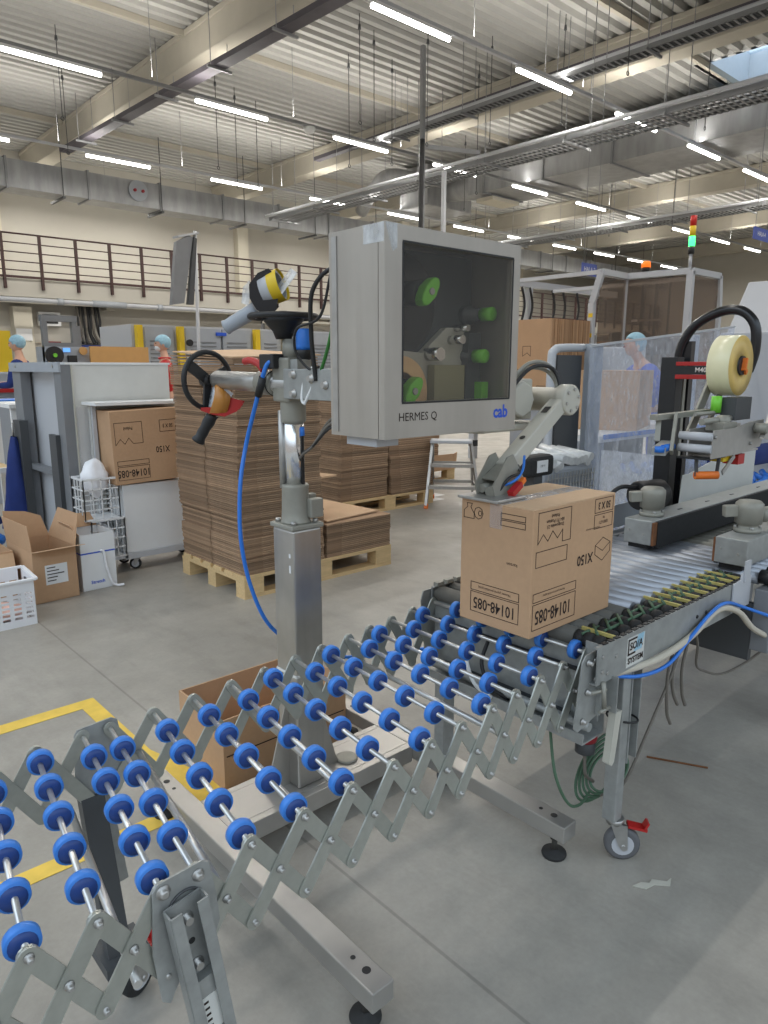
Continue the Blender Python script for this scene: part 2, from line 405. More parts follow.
# mezzanine railing
rl = thing('mezzanine_railing', (8, 19.95, 3.3), 'dark brown horizontal-bar railing along the edge of the mezzanine', 'railing')
for j, z in enumerate((4.62, 4.40, 4.18, 3.96, 3.75)):
    MB().cyl((-3, 19.95, z), (44, 19.95, z), 0.022 if j == 0 else 0.014, n=8).build('top_rail' if j == 0 else 'rail', 'brownrail', rl)
B(-3, 44, 19.93, 19.97, 3.56, 3.62).build('bottom_rail', 'brownrail', rl)
xx = 3.6
while xx < 40:
    B(xx - 0.03, xx + 0.03, 19.90, 19.99, 3.30, 4.62).build('post', 'brownrail', rl); xx += 0.89
# main pipe under the deck
pp = thing('wall_pipe', (8, 19.7, 2.95), 'long silver pipe with grey insulated joint running under the mezzanine edge', 'pipe')
MB().cyl((-3, 19.7, 3.02), (44, 19.7, 3.02), 0.06, n=10).build('pipe', 'palegrey', pp)
for x in (6.5, 7.4, 9.2, 12.0): MB().cyl((x, 19.7, 3.02), (x + (0.9 if x == 7.4 else 0.15), 19.7, 3.02), 0.085, n=10).build('sleeve', 'lightgrey', pp)
# ducts
dt = thing('air_duct', (15, 20, 5.6), 'long rectangular galvanised air duct running in front of the mezzanine wall', 'air duct')
B(-3, 40, 19.5, 20.25, 5.60, 6.24).build('duct_run', 'ductmetal', dt)
x = 5.5 - 1.93*4; 
while x < 40:
    m_ = MB(); m_.box(x, x + 0.05, 19.46, 20.29, 5.56, 6.28); m_.build('flange', 'trayzinc', dt); x += 1.93
m_ = MB(); m_.lathe((8.75, 19.44, 5.98), (0, 1, 0), [(0, 0.26), (0.05, 0.26)], n=20); m_.build('access_hatch', 'lightgrey', dt)
m_ = MB(); m_.cyl((8.65, 19.40, 5.98), (8.65, 19.45, 5.98), 0.04); m_.cyl((8.87, 19.40, 5.98), (8.87, 19.45, 5.98), 0.04); m_.build('hatch_knob', 'redcable', dt)
x = -1
while x < 38:
    m_ = MB(); m_.cyl((x, 19.45, 5.5), (x, 19.45, CZ), 0.012, n=5); m_.box(x - 0.03, x + 0.03, 19.4, 20.35, 5.5, 5.55); m_.build('hanger', 'darkgrey', dt); x += 2.6
bd = thing('air_duct', (15, 6, 5.6), 'wide galvanised air duct crossing the ceiling behind the cable tray', 'air duct')
B(16.45, 18.2, -4, 14.6, 6.20, 7.12).build('duct_run', 'ductmetal', bd)
y = -2.0
while y < 14.5:
    B(16.41, 18.24, y, y + 0.05, 6.16, 7.16).build('flange', 'trayzinc', bd); y += 2.0
m_ = MB(); m_.lathe((17.1, 14.6, 6.6), (0, 1, 0), [(0, 0.42), (0.5, 0.36), (1.0, 0.30), (1.6, 0.25)], n=18); m_.build('reducer', 'ductmetal', bd)
B(16.2, 18.2, 16.0, 17.2, 6.15, 7.3).build('fan_box', 'ductmetal', bd, bevel=0.03)
MB().tube([(16.4, 16.4, 6.9), (15.5, 16.9, 7.0), (15.2, 17.3, 6.6), (15.3, 18.0, 6.1)], 0.2, n=12).build('flexible_hose', 'ductmetal', bd)
B(16.7, 17.9, 13.9, 14.5, 6.03, 6.13).build('vent_grille', 'cream', bd)
# cable trays
def ytray(name, x0, x1, z, y0, y1, m_name, label, hang=True, rungs=True, pipe=None):
    t = thing(name, ((x0+x1)/2, (y0+y1)/2, z), label, 'cable tray')
    a = MB(); a.box(x0, x0+0.012, y0, y1, z, z+0.09); a.box(x1-0.012, x1, y0, y1, z, z+0.09); a.build('side_rail', m_name, t)
    if rungs:
        r = MB(); yy = y0
        while yy < y1: r.box(x0, x1, yy, yy+0.03, z, z+0.01); yy += 0.11
        r.build('rungs', m_name, t)
    else: B(x0+0.012, x1-0.012, y0, y1, z, z+0.006).build('tray_base', m_name, t)
    c = MB()
    for q in range(4):
        xx = x0+0.05+q*(x1-x0-0.1)/3; c.tube([(xx, y0, z+0.03), (xx+0.02, (y0+y1)/2, z+0.03), (xx, y1, z+0.03)], 0.016, n=6)
    c.build('cables', 'darkgrey', t)
    if pipe:
        MB().cyl((x0+pipe[0], y0, z+pipe[1]), (x0+pipe[0], y1, z+pipe[1]), 0.035, n=10).build('conduit_pipe', 'palegrey', t)
    if hang:
        yy = y0+0.8
        while yy < y1:
            h = MB(); h.cyl((x0-0.05, yy, z-0.03), (x0-0.05, yy, CZ), 0.008, n=5); h.cyl((x1+0.05, yy, z-0.03), (x1+0.05, yy, CZ), 0.008, n=5)
            h.box(x0-0.12, x1+0.12, yy-0.02, yy+0.02, z-0.045, z-0.005); h.build('hanger', 'trayzinc', t); yy += 1.9
    return t
ytray('cable_tray', 11.9, 12.55, 5.42, -4, 18, 'trayzinc', 'wide zinc cable tray crossing the hall below the roof behind the label printer', pipe=(-0.12, 0.1))
ytray('cable_tray', 11.21, 11.47, 6.19, -4, 13.0, 'trayzinc', 'narrow zinc cable ladder with pale pipe near the second roof beam', pipe=(0.02, 0.1))
slant_tray = ytray('cable_tray', -0.12, 0.12, 6.45, -4, 19.0, 'darktray', 'dark closed cable tray hanging beside the nearest roof beam', rungs=False, hang=True)
slant_tray.rotation_euler = (0, 0, 0.0370); slant_tray.location = (7.17, 7.5, 6.45)
ytray('cable_tray', 20.5, 21.2, 5.5, 2, 19, 'trayzinc', 'distant cable tray below the roof to the right of the printer', pipe=(-0.1, 0.1))
ytray('cable_tray', 12.75, 12.95, 6.95, 2, 17, 'darktray', 'dark cable run fixed along the side of the second roof beam', hang=False, rungs=False)
# lights
rows = [(7.85, [3.85, 6.87, 9.94, 12.93, 15.85, 18.75, 21.7, 24.7, 27.7, 30.7], 'row above the printer', 'nearest'),
        (12.5, [3.63, 6.79, 9.90, 12.85, 15.82, 18.77, 21.6, 24.6, 27.6, 30.6, 33.6], 'second row', 'second'),
        (17.2, [3.5, 6.57, 9.67, 12.75, 15.7, 18.7, 21.6, 24.4, 27.3, 30.0, 33], 'third row', 'third'),
        (22.0, [2.0, 5.05, 6.65, 8.40, 9.98, 12.9, 15.9, 18.9, 21.9, 24.9, 27.9], 'row above the mezzanine', 'mezzanine')]
ordn = ['first','second','third','fourth','fifth','sixth','seventh','eighth','ninth','tenth','eleventh','twelfth']
for ri, (y, xs, desc, nm) in enumerate(rows):
    tr = thing('lighting_track', (15, y, 6.05), 'thin hanging rail carrying the %s of tube lights' % (desc if 'row' in desc else desc), 'light rail')
    B(-3, 36, y-0.03, y+0.03, 6.08, 6.13).build('rail', 'palegrey' if ri != 1 else 'trayzinc', tr)
    x = 0.2
    while x < 36:
        h = MB(); h.cyl((x, y, 6.13), (x, y, CZ), 0.006, n=5); h.build('suspension_wire', 'trayzinc', tr); x += 2.9
    for i, x in enumerate(xs):
        lt = thing('tube_light', (x+0.75, y, 6.0), '%s lit tube light from the left in the %s' % (ordn[i], desc), 'ceiling light', 'lit tube lights of the ' + desc)
        B(x, x+1.5, y-0.035, y+0.035, 6.035, 6.079).build('housing', 'white', lt)
        MB().cyl((x+0.01, y, 6.01), (x+1.49, y, 6.01), 0.035, n=10).build('diffuser', 'whitetube', lt)
# free hanging wires with hooks
wires = [(9.0, 10.6, 5.7), (9.6, 10.9, 5.6), (10.3, 10.2, 5.5), (9.9, 12.0, 5.4), (10.7, 11.6, 5.5), (8.4, 14.6, 5.6), (9.1, 15.0, 5.4), (9.9, 15.4, 5.6), (11.4, 9.6, 5.6), (12.2, 10.6, 5.0), (11.7, 8.2, 5.7), (15.4, 13.8, 5.6), (19.6, 12.2, 5.5), (20.4, 10.4, 5.2), (22.4, 13.6, 5.7), (10.8, 6.4, 5.8), (13.9, 6.6, 5.7), (5.9, 16.4, 5.8), (5.2, 14.6, 5.9)]
proto = None
for (x, y, z) in wires:
    o = MB().cyl((x, y, z), (x, y, CZ), 0.008, n=5).lathe((x, y, CZ-0.25), (0, 0, 1), [(0, 0.03), (0.08, 0.02)], n=6).ring((x, y, z-0.03), (0, 1, 0), 0.03, 0.008, n=10, m=5).build('suspension_wire', 'darkgrey')
    tag(o, 'thin steel wire with a hook hanging free from the corrugated ceiling', 'hanging wire', 'free steel wires hanging from the ceiling')
sm = MB().lathe((9.28, 12.5, 5.98), (0, 0, 1), [(0, 0.09), (0.05, 0.12), (0.09, 0.12)], n=16).build('smoke_detector', 'white')
tag(sm, 'round white detector hanging under the rail between two tube lights', 'detector')
# vertical strut pole behind the printer
vp = thing('strut_pole', (10.65, 10.68, 3.0), 'tall zinc strut pole with dark cable standing up behind the label printer', 'pole')
B(10.62, 10.70, 10.64, 10.72, 2.6, 7.38).build('pole', 'trayzinc', vp)
MB().tube([(10.58, 10.6, 5.7), (10.56, 10.6, 5.2), (10.56, 10.6, 4.0), (10.56, 10.6, 2.6)], 0.05, n=8).build('cable', 'black', vp)
MB().bar((10.66, 10.68, 5.6), (11.8, 10.2, 5.6), 0.08, 0.08).build('bracket_arm', 'trayzinc', vp)
MB().bar((11.1, 10.5, 2.6), (11.1, 10.5, 5.2), 0.07, 0.07).build('side_pole', 'palegrey', vp)
# yellow floor marking
ym = MB(); ym.box(-1.5, 0.965, 2.84, 2.915, 0.0005, 0.002); ym.box(0.895, 0.965, 1.75, 2.84, 0.0005, 0.002)
ym.add([(0.965, 1.70, 0.002), (1.05, 1.70, 0.002), (1.05, 2.0, 0.002), (0.965, 2.35, 0.002)], [(0, 1, 2, 3)])
ym.box(-0.4, 0.895, 1.90, 1.965, 0.0005, 0.002)
mat('floorpaint', S(232, 196, 84), 0.6, noise=0.10, nscale=14, noise2=0.06)
tag(ym.build('floor_marking', 'floorpaint'), 'worn yellow painted line box on the floor left of the roller track', 'floor marking')
# ------------------------------------------------------------------ expandable skate-wheel conveyor
NY = 0.956; FY = 1.460
PX = [-0.10, 0.0, 0.098, 0.195, 0.288, 0.384, 0.442, 0.543, 0.652, 0.763, 0.869, 0.974, 1.069, 1.172, 1.258, 1.352, 1.447, 1.548]
def pz(x): return 0.598 + max(0, x - 0.6)**1.4 * 0.062
def qz(x): return pz(x) - 0.150 - max(0, x - 0.8)*0.022
def shear(x): return max(0.0, 0.078*(1.55 - x)/1.0) if x > 0.45 else 0.078
fc = thing('skate_wheel_conveyor', (0.7, 1.2, 0), 'expandable scissor-frame roller track with blue skate wheels curving to the roller conveyor', 'conveyor')
patt = 'A B A B A C A A A B A B A B A B A'.split()
patt = {0:'B',1:'A',2:'B',3:'A',4:'B',5:'A',6:'C',7:'A',8:'A',9:'A',10:'B',11:'A',12:'B',13:'A',14:'B',15:'A',16:'B',17:'A'}
W = FY - NY
for i, x in enumerate(PX):
    z = pz(x); n0 = Vector((x, NY - 0.016, z)); f0 = Vector((x + shear(x), FY + 0.016, z)); d = (f0 - n0).normalized()
    ax = MB().cyl(n0, f0, 0.0052, n=10).build('axle', 'axle', fc)
    pt = patt[i]
    offs = {'A': [0.012 + k*0.104 for k in range(5)], 'B': [W - 0.024 - k*0.104 for k in range(5)], 'C': [0.085 + k*0.112 for k in range(4)]}[pt]
    for o_ in offs:
        c = Vector((x + shear(x)*o_/W, NY + o_, z))
        wv = MB().lathe(c - d*0.010, d, [(0, 0.012), (0, 0.0175), (0.0015, 0.0185), (0.0015, 0.0235), (0.003, 0.0252), (0.017, 0.0252), (0.0185, 0.0235), (0.0185, 0.0185), (0.020, 0.0175), (0.020, 0.012)], n=26)
        wo = wv.build('skate_wheel', 'blue', ax)
        h = MB().lathe(c - d*0.0112, d, [(0, 0.0065), (0, 0.0200), (0.0224, 0.0200), (0.0224, 0.0065)], n=18)
        h.build('hub', 'bluedark', wo)
def stadium(L, r, n=7):
    return [(L + r*math.cos(-PI/2 + PI*k/n), r*math.sin(-PI/2 + PI*k/n)) for k in range(n+1)] + [(r*math.cos(PI/2 + PI*k/n), r*math.sin(PI/2 + PI*k/n)) for k in range(n+1)]
def link(a, b, y, t=0.0038, r=0.0145):
    d = Vector((b[0]-a[0], 0, b[1]-a[1])); L = d.length; ex = d.normalized(); ey = Vector((0, 1, 0)).cross(ex) * -1
    m_ = MB(); m_.prism(stadium(L, r), (a[0], y, a[1]), ex, ey, t)
    lo = m_.build('scissor_link', 'linkzinc', fc)
    return lo
def bolt(p, y, s_, par, r=0.0050, h=0.009):
    MB().lathe((p[0], y, p[1]), (0, s_, 0), [(0, r*1.5), (0.002, r*1.5), (0.002, r), (h, r), (h+0.002, r*0.6)], n=10).build('pivot_bolt', 'steel', par)
for side, y, s_ in (('n', NY - 0.018, -1), ('f', FY + 0.018, 1)):
    P_ = [(x + (shear(x) if side == 'f' else 0), pz(x)) for x in PX]; Q_ = [(x + (shear(x) if side == 'f' else 0), qz(x)) for x in PX]
    for i in range(len(PX) - 1):
        if i == 5: continue
        a = link(P_[i], Q_[i+1], y); b = link(Q_[i], P_[i+1], y + s_*0.0046)
        mid = ((P_[i][0] + Q_[i+1][0])/2, (P_[i][1] + Q_[i+1][1])/2)
        if side == 'n' or i > 5:
            bolt(mid, y + s_*0.007, s_, b); bolt(P_[i+1] if i != 16 else P_[i], y + s_*0.007, s_, b); bolt(Q_[i+1], y + s_*0.004, s_, a)
    if True:   # double-axle end plate where the leg is fixed
        a = P_[5]; b = P_[6]
        off = Vector((a[0], y + s_*0.010, a[1]))
        out = [(-0.016, 0.004), (-0.008, 0.016), (0.066, 0.020), (0.078, 0.012), (0.088, -0.05), (0.092, -0.10), (0.075, -0.14), (0.050, -0.15), (0.02, -0.165), (0.0, -0.20), (-0.012, -0.19), (-0.022, -0.10)]
        plt = MB().prism(out, off, (1, 0, 0), (0, 0, 1), 0.004).build('leg_plate', 'galv', fc)
        bolt(a, y + s_*0.012, s_, plt, 0.008); bolt(b, y + s_*0.012, s_, plt, 0.007)
        # swivel disc
        MB().ring((a[0]+0.035, y + s_*0.013, a[1]-0.045), (0, 1, 0), 0.03, 0.0025, n=24, m=6).build('pivot_ring', 'darkgrey', plt)
        # C channel leg
        yy = y + s_*0.020
        t0 = Vector((a[0] + 0.026, yy, a[1] - 0.022)); b0 = Vector((a[0] + 0.030 + 0.035, yy - 0.0, 0.30 if side == 'n' else 0.20))
        dz = (b0 - t0).normalized(); exx = Vector((1, 0, 0)); exx = (exx - dz*exx.dot(dz)).normalized(); wv = 0.031 if side == 'n' else 0.013
        ch = MB(); L = (b0 - t0).length
        ch.bar(t0, b0, 2*wv, 0.003, up=(0, 1, 0))
        for sg in (-1, 1):
            ch.bar(t0 + exx*sg*wv + Vector((0, s_*0.012, 0)), b0 + exx*sg*wv + Vector((0, s_*0.012, 0)), 0.003, 0.024, up=(0, 1, 0))
            ch.bar(t0 + exx*sg*(wv-0.009) + Vector((0, s_*0.0245, 0)), b0 + exx*sg*(wv-0.009) + Vector((0, s_*0.0245, 0)), 0.018, 0.003, up=(0, 1, 0))
        leg = ch.build('leg', 'galv', fc)
        for dd in (0.035, 0.125):
            p = t0 + dz*dd; MB().lathe((p.x, p.y + s_*0.001, p.z), (0, s_, 0), [(0, 0.011), (0.003, 0.011), (0.003, 0.007), (0.012, 0.007)], n=10).build('bolt', 'steel', leg)
        p = t0 + dz*0.08; MB().lathe((p.x, p.y + s_*0.0012, p.z), (0, s_, 0), [(0, 0.0055), (0.001, 0.0055)], n=12).build('hole', 'black', leg)
        # lower inner leg
        i0 = t0 + dz*0.145 + Vector((0, s_*0.010, 0)); i1 = b0 + dz*(0.24 if side == 'n' else 0.0) + Vector((0, s_*0.010, 0))
        inn = MB(); inn.bar(i0, i1, 2*wv - 0.018, 0.016, up=(0, 1, 0)); il = inn.build('inner_leg', 'galv', leg)
        if side == 'n':
            p = i0 + dz*0.035 + Vector((0.004, -0.0085, 0))
            MB().bar(p, p + dz*0.07, 0.030, 0.001, up=(0, 1, 0)).build('paper_label', 'offwhite', leg)
            m_ = MB()
            for q in range(5): m_.bar(p + dz*(0.008+q*0.012) + exx*-0.010 + Vector((0,-0.0008,0)), p + dz*(0.012+q*0.012) + exx*-0.010+ Vector((0,-0.0008,0)), 0.008, 0.0006, up=(0, 1, 0))
            m_.build('label_print', 'ink', leg)
# rods between the scissor sides
for (x, z) in ((0.341, 0.45), (0.71, 0.522), (0.815, 0.526), (1.21, 0.55), (0.497, 0.518)):
    MB().cyl((x, NY - 0.015, z), (x + shear(x), FY + 0.015, z), 0.0075, n=10).build('cross_rod', 'axle', fc)
# far leg with its small casters
m_ = MB(); m_.bar((0.47, 1.40, 0.10), (0.47, 1.49, 0.45), 0.05, 0.03); m_.box(0.43, 0.53, 1.36, 1.46, 0.085, 0.11); m_.build('caster_arm', 'darkgrey', fc)
caster(fc, (0.50, 1.38, 0.045), 0.045, 0.4, 0.028, topz=0.095, tire='rubber', red=True)
caster(fc, (0.44, 0.90, 0.045), 0.045, 0.4, 0.028, topz=0.105, tire='rubber')

# ------------------------------------------------------------------ powered roller conveyor
rc = thing('roller_conveyor', (1.9, 1.2, 0), 'grey powered roller conveyor carrying the printed carton, with green drive belts', 'conveyor')
RZ = 0.70; RR = 0.025; CX0 = 1.512; CX1 = 2.43
# near side frame (channel)
sf = MB(); sf.box(CX0, CX1, 0.878, 0.882, 0.592, 0.694); sf.box(CX0, CX1, 0.882, 0.905, 0.592, 0.596); sf.box(CX0, CX1, 0.882, 0.890, 0.690, 0.694)
sfo = sf.build('side_frame', 'galv', rc)
no = MB(); x = CX0 + 0.03
while x < CX1 - 0.02: no.box(x, x+0.02, 0.8805, 0.892, 0.688, 0.6965); x += 0.03
no.build('notch_strip', 'black', sfo)
for x, z in ((1.535, 0.665), (1.56, 0.615), (1.535, 0.625), (1.60, 0.650), (2.395, 0.66), (2.40, 0.62), (2.06, 0.645), (2.12, 0.645)):
    MB().lathe((x, 0.878, z), (0, -1, 0), [(0, 0.006), (0.003, 0.005)], n=10).build('screw', 'steel' if x < 2 else 'black', sfo)
sf = MB(); sf.box(1.56, 2.44, 1.498, 1.502, 0.60, 0.70); sf.box(1.56, 2.44, 1.47, 1.498, 0.60, 0.604); sf.box(1.56, 2.44, 1.490, 1.498, 0.696, 0.70)
fo = sf.build('side_frame', 'galv', rc)
no = MB(); x = 1.57
while x < 2.4: no.box(x, x+0.03, 1.485, 1.503, 0.700, 0.712); x += 0.045
no.build('notch_strip', 'castgrey', fo)
x = 1.585; k = 0
while x < 2.46:
    dark = k < 5; y0 = 0.895 if dark else 0.995
    rr_ = 0.026 if dark else 0.0195
    r_ = MB().cyl((x, y0 if not dark else 0.985, RZ - rr_), (x, 1.49, RZ - rr_), rr_, n=18)
    if x < 2.45 or x < 3.4:
        ro = r_.build('roller', 'darkroller' if dark else 'rollersteel', rc)
        if x < 2.5:
            MB().lathe((x, 0.90, RZ - RR), (0, 1, 0), [(0, 0.010), (0.01, 0.021), (0.028, 0.021), (0.032, 0.012), (0.038, 0.021), (0.058, 0.021), (0.062, 0.012), (0.068, 0.022), (0.085, 0.022)], n=16).build('grooved_end', 'rubber', ro)
    x += 0.0605; k += 1
x = 1.585; k = 0
while x < 2.40:
    y = 0.938 if k % 2 else 0.966
    b = MB()
    for s_ in (1, -1): b.tube([(x - 0.01, y, RZ - RR + s_*0.0165), (x + 0.07, y + 0.0, RZ - RR + s_*0.0165)], 0.0042, n=8, smooth=False)
    b.tube([(x + 0.005, 0.928, RZ - 0.006), (x + 0.06, 0.975, RZ - 0.004)], 0.0042, n=8, smooth=False)
    b.build('round_belt', 'greenbelt', rc)
    x += 0.0605; k += 1
for x in (1.614, 1.98, 2.04, 2.10, 2.16, 2.22, 2.28, 2.34, 2.395):
    B(x - 0.0035, x + 0.0035, 0.893, 0.99 + (0.02 if x > 1.7 else 0), RZ - 0.012, RZ - 0.003).build('yellow_guide_strip', 'yellowstrip', rc)
B(1.55, 2.44, 0.89, 1.49, 0.596, 0.602).build('belly_plate', 'black', rc)  # black colour stands in for the shade in the gaps between rollers
# sticker
st = B(1.652, 1.742, 0.8765, 0.8779, 0.600, 0.682).build('logo_sticker', 'offwhite', sfo)
m_ = MB(); m_.prism([(0.035, 0.038), (0.075, 0.038), (0.088, 0.082), (0.055, 0.082)], (1.652, 0.8762, 0.600), (1, 0, 0), (0, 0, 1), 0.0004)
mat('stickerblue', S(150, 190, 210), 0.5)
m_.build('logo_patch', 'stickerblue', st)
m_ = MB(); ex = (1, 0, 0); ez = (0, 0, 1)
outline_strip(m_, [(0.046, 0.076), (0.006, 0.076), (0.006, 0.036), (0.040, 0.036)], (1.652, 0.8758, 0.600), ex, ez, 0.005, closed=False)
m_.build('logo_bracket', 'ink', st)
lettering('SO/A', (1.697, 0.8755, 0.656), ex, ez, 0.030, 'ink', st, bold=0.02)
lettering('SYSTEM', (1.697, 0.8755, 0.617), ex, ez, 0.0235, 'ink', st, bold=0.03)
# near end plates holding the scissor frame
e = MB(); e.prism([(1.49, 0.675), (1.475, 0.66), (1.452, 0.49), (1.468, 0.475), (1.50, 0.48), (1.575, 0.50), (1.60, 0.56), (1.60, 0.68)], (0, 0.899, 0), (1, 0, 0), (0, 0, 1), 0.004)
ep = e.build('end_plate', 'galv', rc)
e = MB(); e.box(1.545, 1.549, 0.883, 0.935, 0.50, 0.69); e.box(1.585, 1.589, 0.86, 0.90, 0.50, 0.60); e.build('end_bracket', 'galv', rc)
for x, z in ((1.497, 0.655), (1.53, 0.652), (1.535, 0.60), (1.50, 0.575), (1.485, 0.50)):
    MB().lathe((x, 0.896, z), (0, -1, 0), [(0, 0.009), (0.004, 0.008), (0.004, 0.005), (0.014, 0.005)], n=10).build('bolt', 'steel', ep)
h = MB(); h.cyl((1.50, 0.885, 0.575), (1.55, 0.872, 0.575), 0.005); h.cyl((1.535, 0.872, 0.60), (1.54, 0.868, 0.53), 0.006); h.cyl((1.525, 0.872, 0.52), (1.57, 0.872, 0.52), 0.005); h.build('locking_lever', 'castgrey', ep)
e = MB(); e.prism([(1.53, 0.69), (1.52, 0.66), (1.54, 0.49), (1.60, 0.48), (1.62, 0.69)], (0, 1.51, 0), (1, 0, 0), (0, 0, 1), 0.004); e.build('end_plate', 'galv', rc)
# cross panel at the end with its tray
B(1.565, 1.570, 0.90, 1.49, 0.47, 0.66).build('end_panel', 'galv', rc)
g = MB(); g.box(1.50, 1.60, 0.90, 1.49, 0.425, 0.43); g.box(1.50, 1.504, 0.90, 1.49, 0.43, 0.455); g.box(1.596, 1.60, 0.90, 1.49, 0.43, 0.48); g.cyl((1.53, 0.90, 0.465), (1.53, 1.49, 0.465), 0.012); g.build('cable_duct', 'galv', rc)
B(1.57, 1.95, 1.00, 1.40, 0.44, 0.58).build('drive_housing', 'darkgrey', rc, bevel=0.01)
# legs: near leg with caster, far leg
lg = MB(); lg.box(1.665, 1.705, 0.885, 0.925, 0.13, 0.575); lo = lg.build('leg', 'galv', rc, bevel=0.003)
lg = MB(); lg.box(1.705, 1.709, 0.882, 0.935, 0.30, 0.60); lg.box(1.709, 1.755, 0.93, 0.934, 0.30, 0.60); lg.box(1.752, 1.756, 0.882, 0.935, 0.30, 0.60); lg.build('leg_channel', 'galv', rc)
m_ = MB(); m_.ring((1.71, 0.908, 0.43), (0.15, 0, 1), 0.042, 0.003, n=20, m=6); m_.build('zip_tie', 'black', lo)
m_ = MB(); m_.prism([(0, 0), (0.03, 0), (0.022, -0.14), (0.012, -0.15), (-0.004, -0.14)], (1.590, 0.872, 0.50), (1, 0, -0.1), (0.1, 0, 1), 0.02); m_.build('plastic_clip', 'beige', rc)
caster(rc, (1.715, 0.885, 0.05), 0.05, -0.85, 0.032, topz=0.128, red=True)
lg = MB(); lg.box(1.57, 1.62, 1.45, 1.49, 0.13, 0.60); lg.build('leg', 'galv', rc); caster(rc, (1.62, 1.47, 0.05), 0.05, 0.1, 0.032, topz=0.128)
e = MB(); e.prism([(2.30, 0.60), (2.44, 0.60), (2.44, 0.70), (2.40, 0.72), (2.36, 0.72), (2.355, 0.70), (2.30, 0.695)], (0, 0.874, 0), (1, 0, 0), (0, 0, 1), 0.004)
e.box(2.37, 2.41, 0.866, 0.872, 0.69, 0.76); e.build('corner_bracket', 'palegrey', rc)

# ------------------------------------------------------------------ carton on the rollers
KX0, KX1, KY0, KY1, KZ0, KZ1 = 1.417, 1.795, 1.020, 1.256, 0.7005, 1.036
def carton_print_front(par, x0, z0, y, w=0.364, h=0.335, ink='ink'):   # face looking along -y
    ex = Vector((-1, 0, 0)); ez = Vector((0, 0, -1)); yy = y - 0.0006
    def R(u0, v0, u1, v1, t=0.0016):
        m_ = MB(); m_.name = 1
        outline_strip(m_, [(u0, v0), (u1, v0), (u1, v1), (u0, v1)], (x0, yy, z0), (1, 0, 0), (0, 0, 1), t); return m_
    a = MB()
    for (u0, v0, u1, v1) in ((0.01, 0.02, 0.20, 0.088), (0.01, 0.094, 0.20, 0.117), (0.015, 0.185, 0.150, 0.225), (0.275, 0.246, 0.366, 0.284), (0.275, 0.290, 0.366, 0.328)):
        outline_strip(a, [(u0, v0), (u1, v0), (u1, v1), (u0, v1)], (x0, yy, z0), (1, 0, 0), (0, 0, 1), 0.0016)
    outline_strip(a, [(0.02, 0.325), (0.02, 0.245), (0.042, 0.268), (0.062, 0.248), (0.082, 0.272), (0.104, 0.250), (0.126, 0.270), (0.126, 0.238), (0.162, 0.238), (0.162, 0.325)], (x0, yy, z0), (1, 0, 0), (0, 0, 1), 0.0016)
    outline_strip(a, [(0.287, 0.172), (0.325, 0.150), (0.363, 0.172), (0.363, 0.198), (0.325, 0.216), (0.287, 0.198)], (x0, yy, z0), (1, 0, 0), (0, 0, 1), 0.0016)
    outline_strip(a, [(0.287, 0.198), (0.325, 0.178), (0.363, 0.198)], (x0, yy, z0), (1, 0, 0), (0, 0, 1), 0.0014, closed=False)
    a.build('printed_lines', ink, par)
    def T(s_, u, v, sz, **k): lettering(s_, (x0 + u, yy, z0 + v), ex, ez, sz, ink, par, name='printed_text', **k)
    T('10148-085', 0.10, 0.054, 0.052, wide=0.72, bold=0.01); T('X150', 0.238, 0.170, 0.040, bold=0.02, wide=0.85)
    T('50 X 3', 0.321, 0.309, 0.028, bold=0.02, wide=0.8); T('1000 671', 0.321, 0.262, 0.013); T('98', 0.321, 0.275, 0.010)
    for j, s_ in enumerate(('Dolgowska 21', '60-171 Poznan', 'Poland')): T(s_, 0.092, 0.285 + j*0.013, 0.013, bold=0.01)
    T('Numer partii produkcyjnej', 0.10, 0.106, 0.009); T('Opakowanie zbiorcze', 0.27, 0.155+0.09+0.004, 0.008)
    return a
def carton_print_side(par, x, y1, z0, ink='ink'):   # face looking along -x ; u runs toward -y from the far edge
    ex = Vector((0, 1, 0)); ez = Vector((0, 0, -1)); xx = x - 0.0006; a = MB()
    def U(pts, t=0.0016, closed=True): outline_strip(a, pts, (xx, y1, z0), (0, -1, 0), (0, 0, 1), t, closed=closed)
    for (u0, v0, u1, v1) in ((0.04, 0.03, 0.20, 0.085), (0.04, 0.09, 0.20, 0.112), (0.135, 0.282, 0.212, 0.296), (0.135, 0.300, 0.212, 0.314)):
        U([(u0, v0), (u1, v0), (u1, v1), (u0, v1)])
    U([(0.01, 0.285), (0.045, 0.285), (0.045, 0.298), (0.033, 0.315), (0.038, 0.325), (0.02, 0.325), (0.022, 0.315), (0.01, 0.305)])
    U([(0.060 + 0.015*math.cos(t*PI/4), 0.302 + 0.016*math.sin(t*PI/4)) for t in range(8)])
    U([(0.065 + 0.006*math.cos(t*PI/3), 0.302 + 0.007*math.sin(t*PI/3)) for t in range(6)])
    a.build('printed_lines', ink, par)
    lettering('10148-085', (xx, y1 - 0.12, z0 + 0.057), ex, ez, 0.044, ink, par, name='printed_text', wide=0.75, bold=0.01)
    lettering('Numer partii produkcyjnej', (xx, y1 - 0.12, z0 + 0.101), ex, ez, 0.010, ink, par, name='printed_text')
    lettering('karton', (xx, y1 - 0.175, z0 + 0.185), ex, ez, 0.013, ink, par, name='printed_text')
kt = thing('carton', ((KX0+KX1)/2, (KY0+KY1)/2, KZ0), 'closed brown cardboard carton printed upside down on the roller conveyor under the labelling arm', 'box')
m_ = MB(); m_.box(KX0, KX1, KY0, KY1, KZ0, KZ1 - 0.003)
kb = m_.build('carton_body', 'cardboard', kt, bevel=0.003)
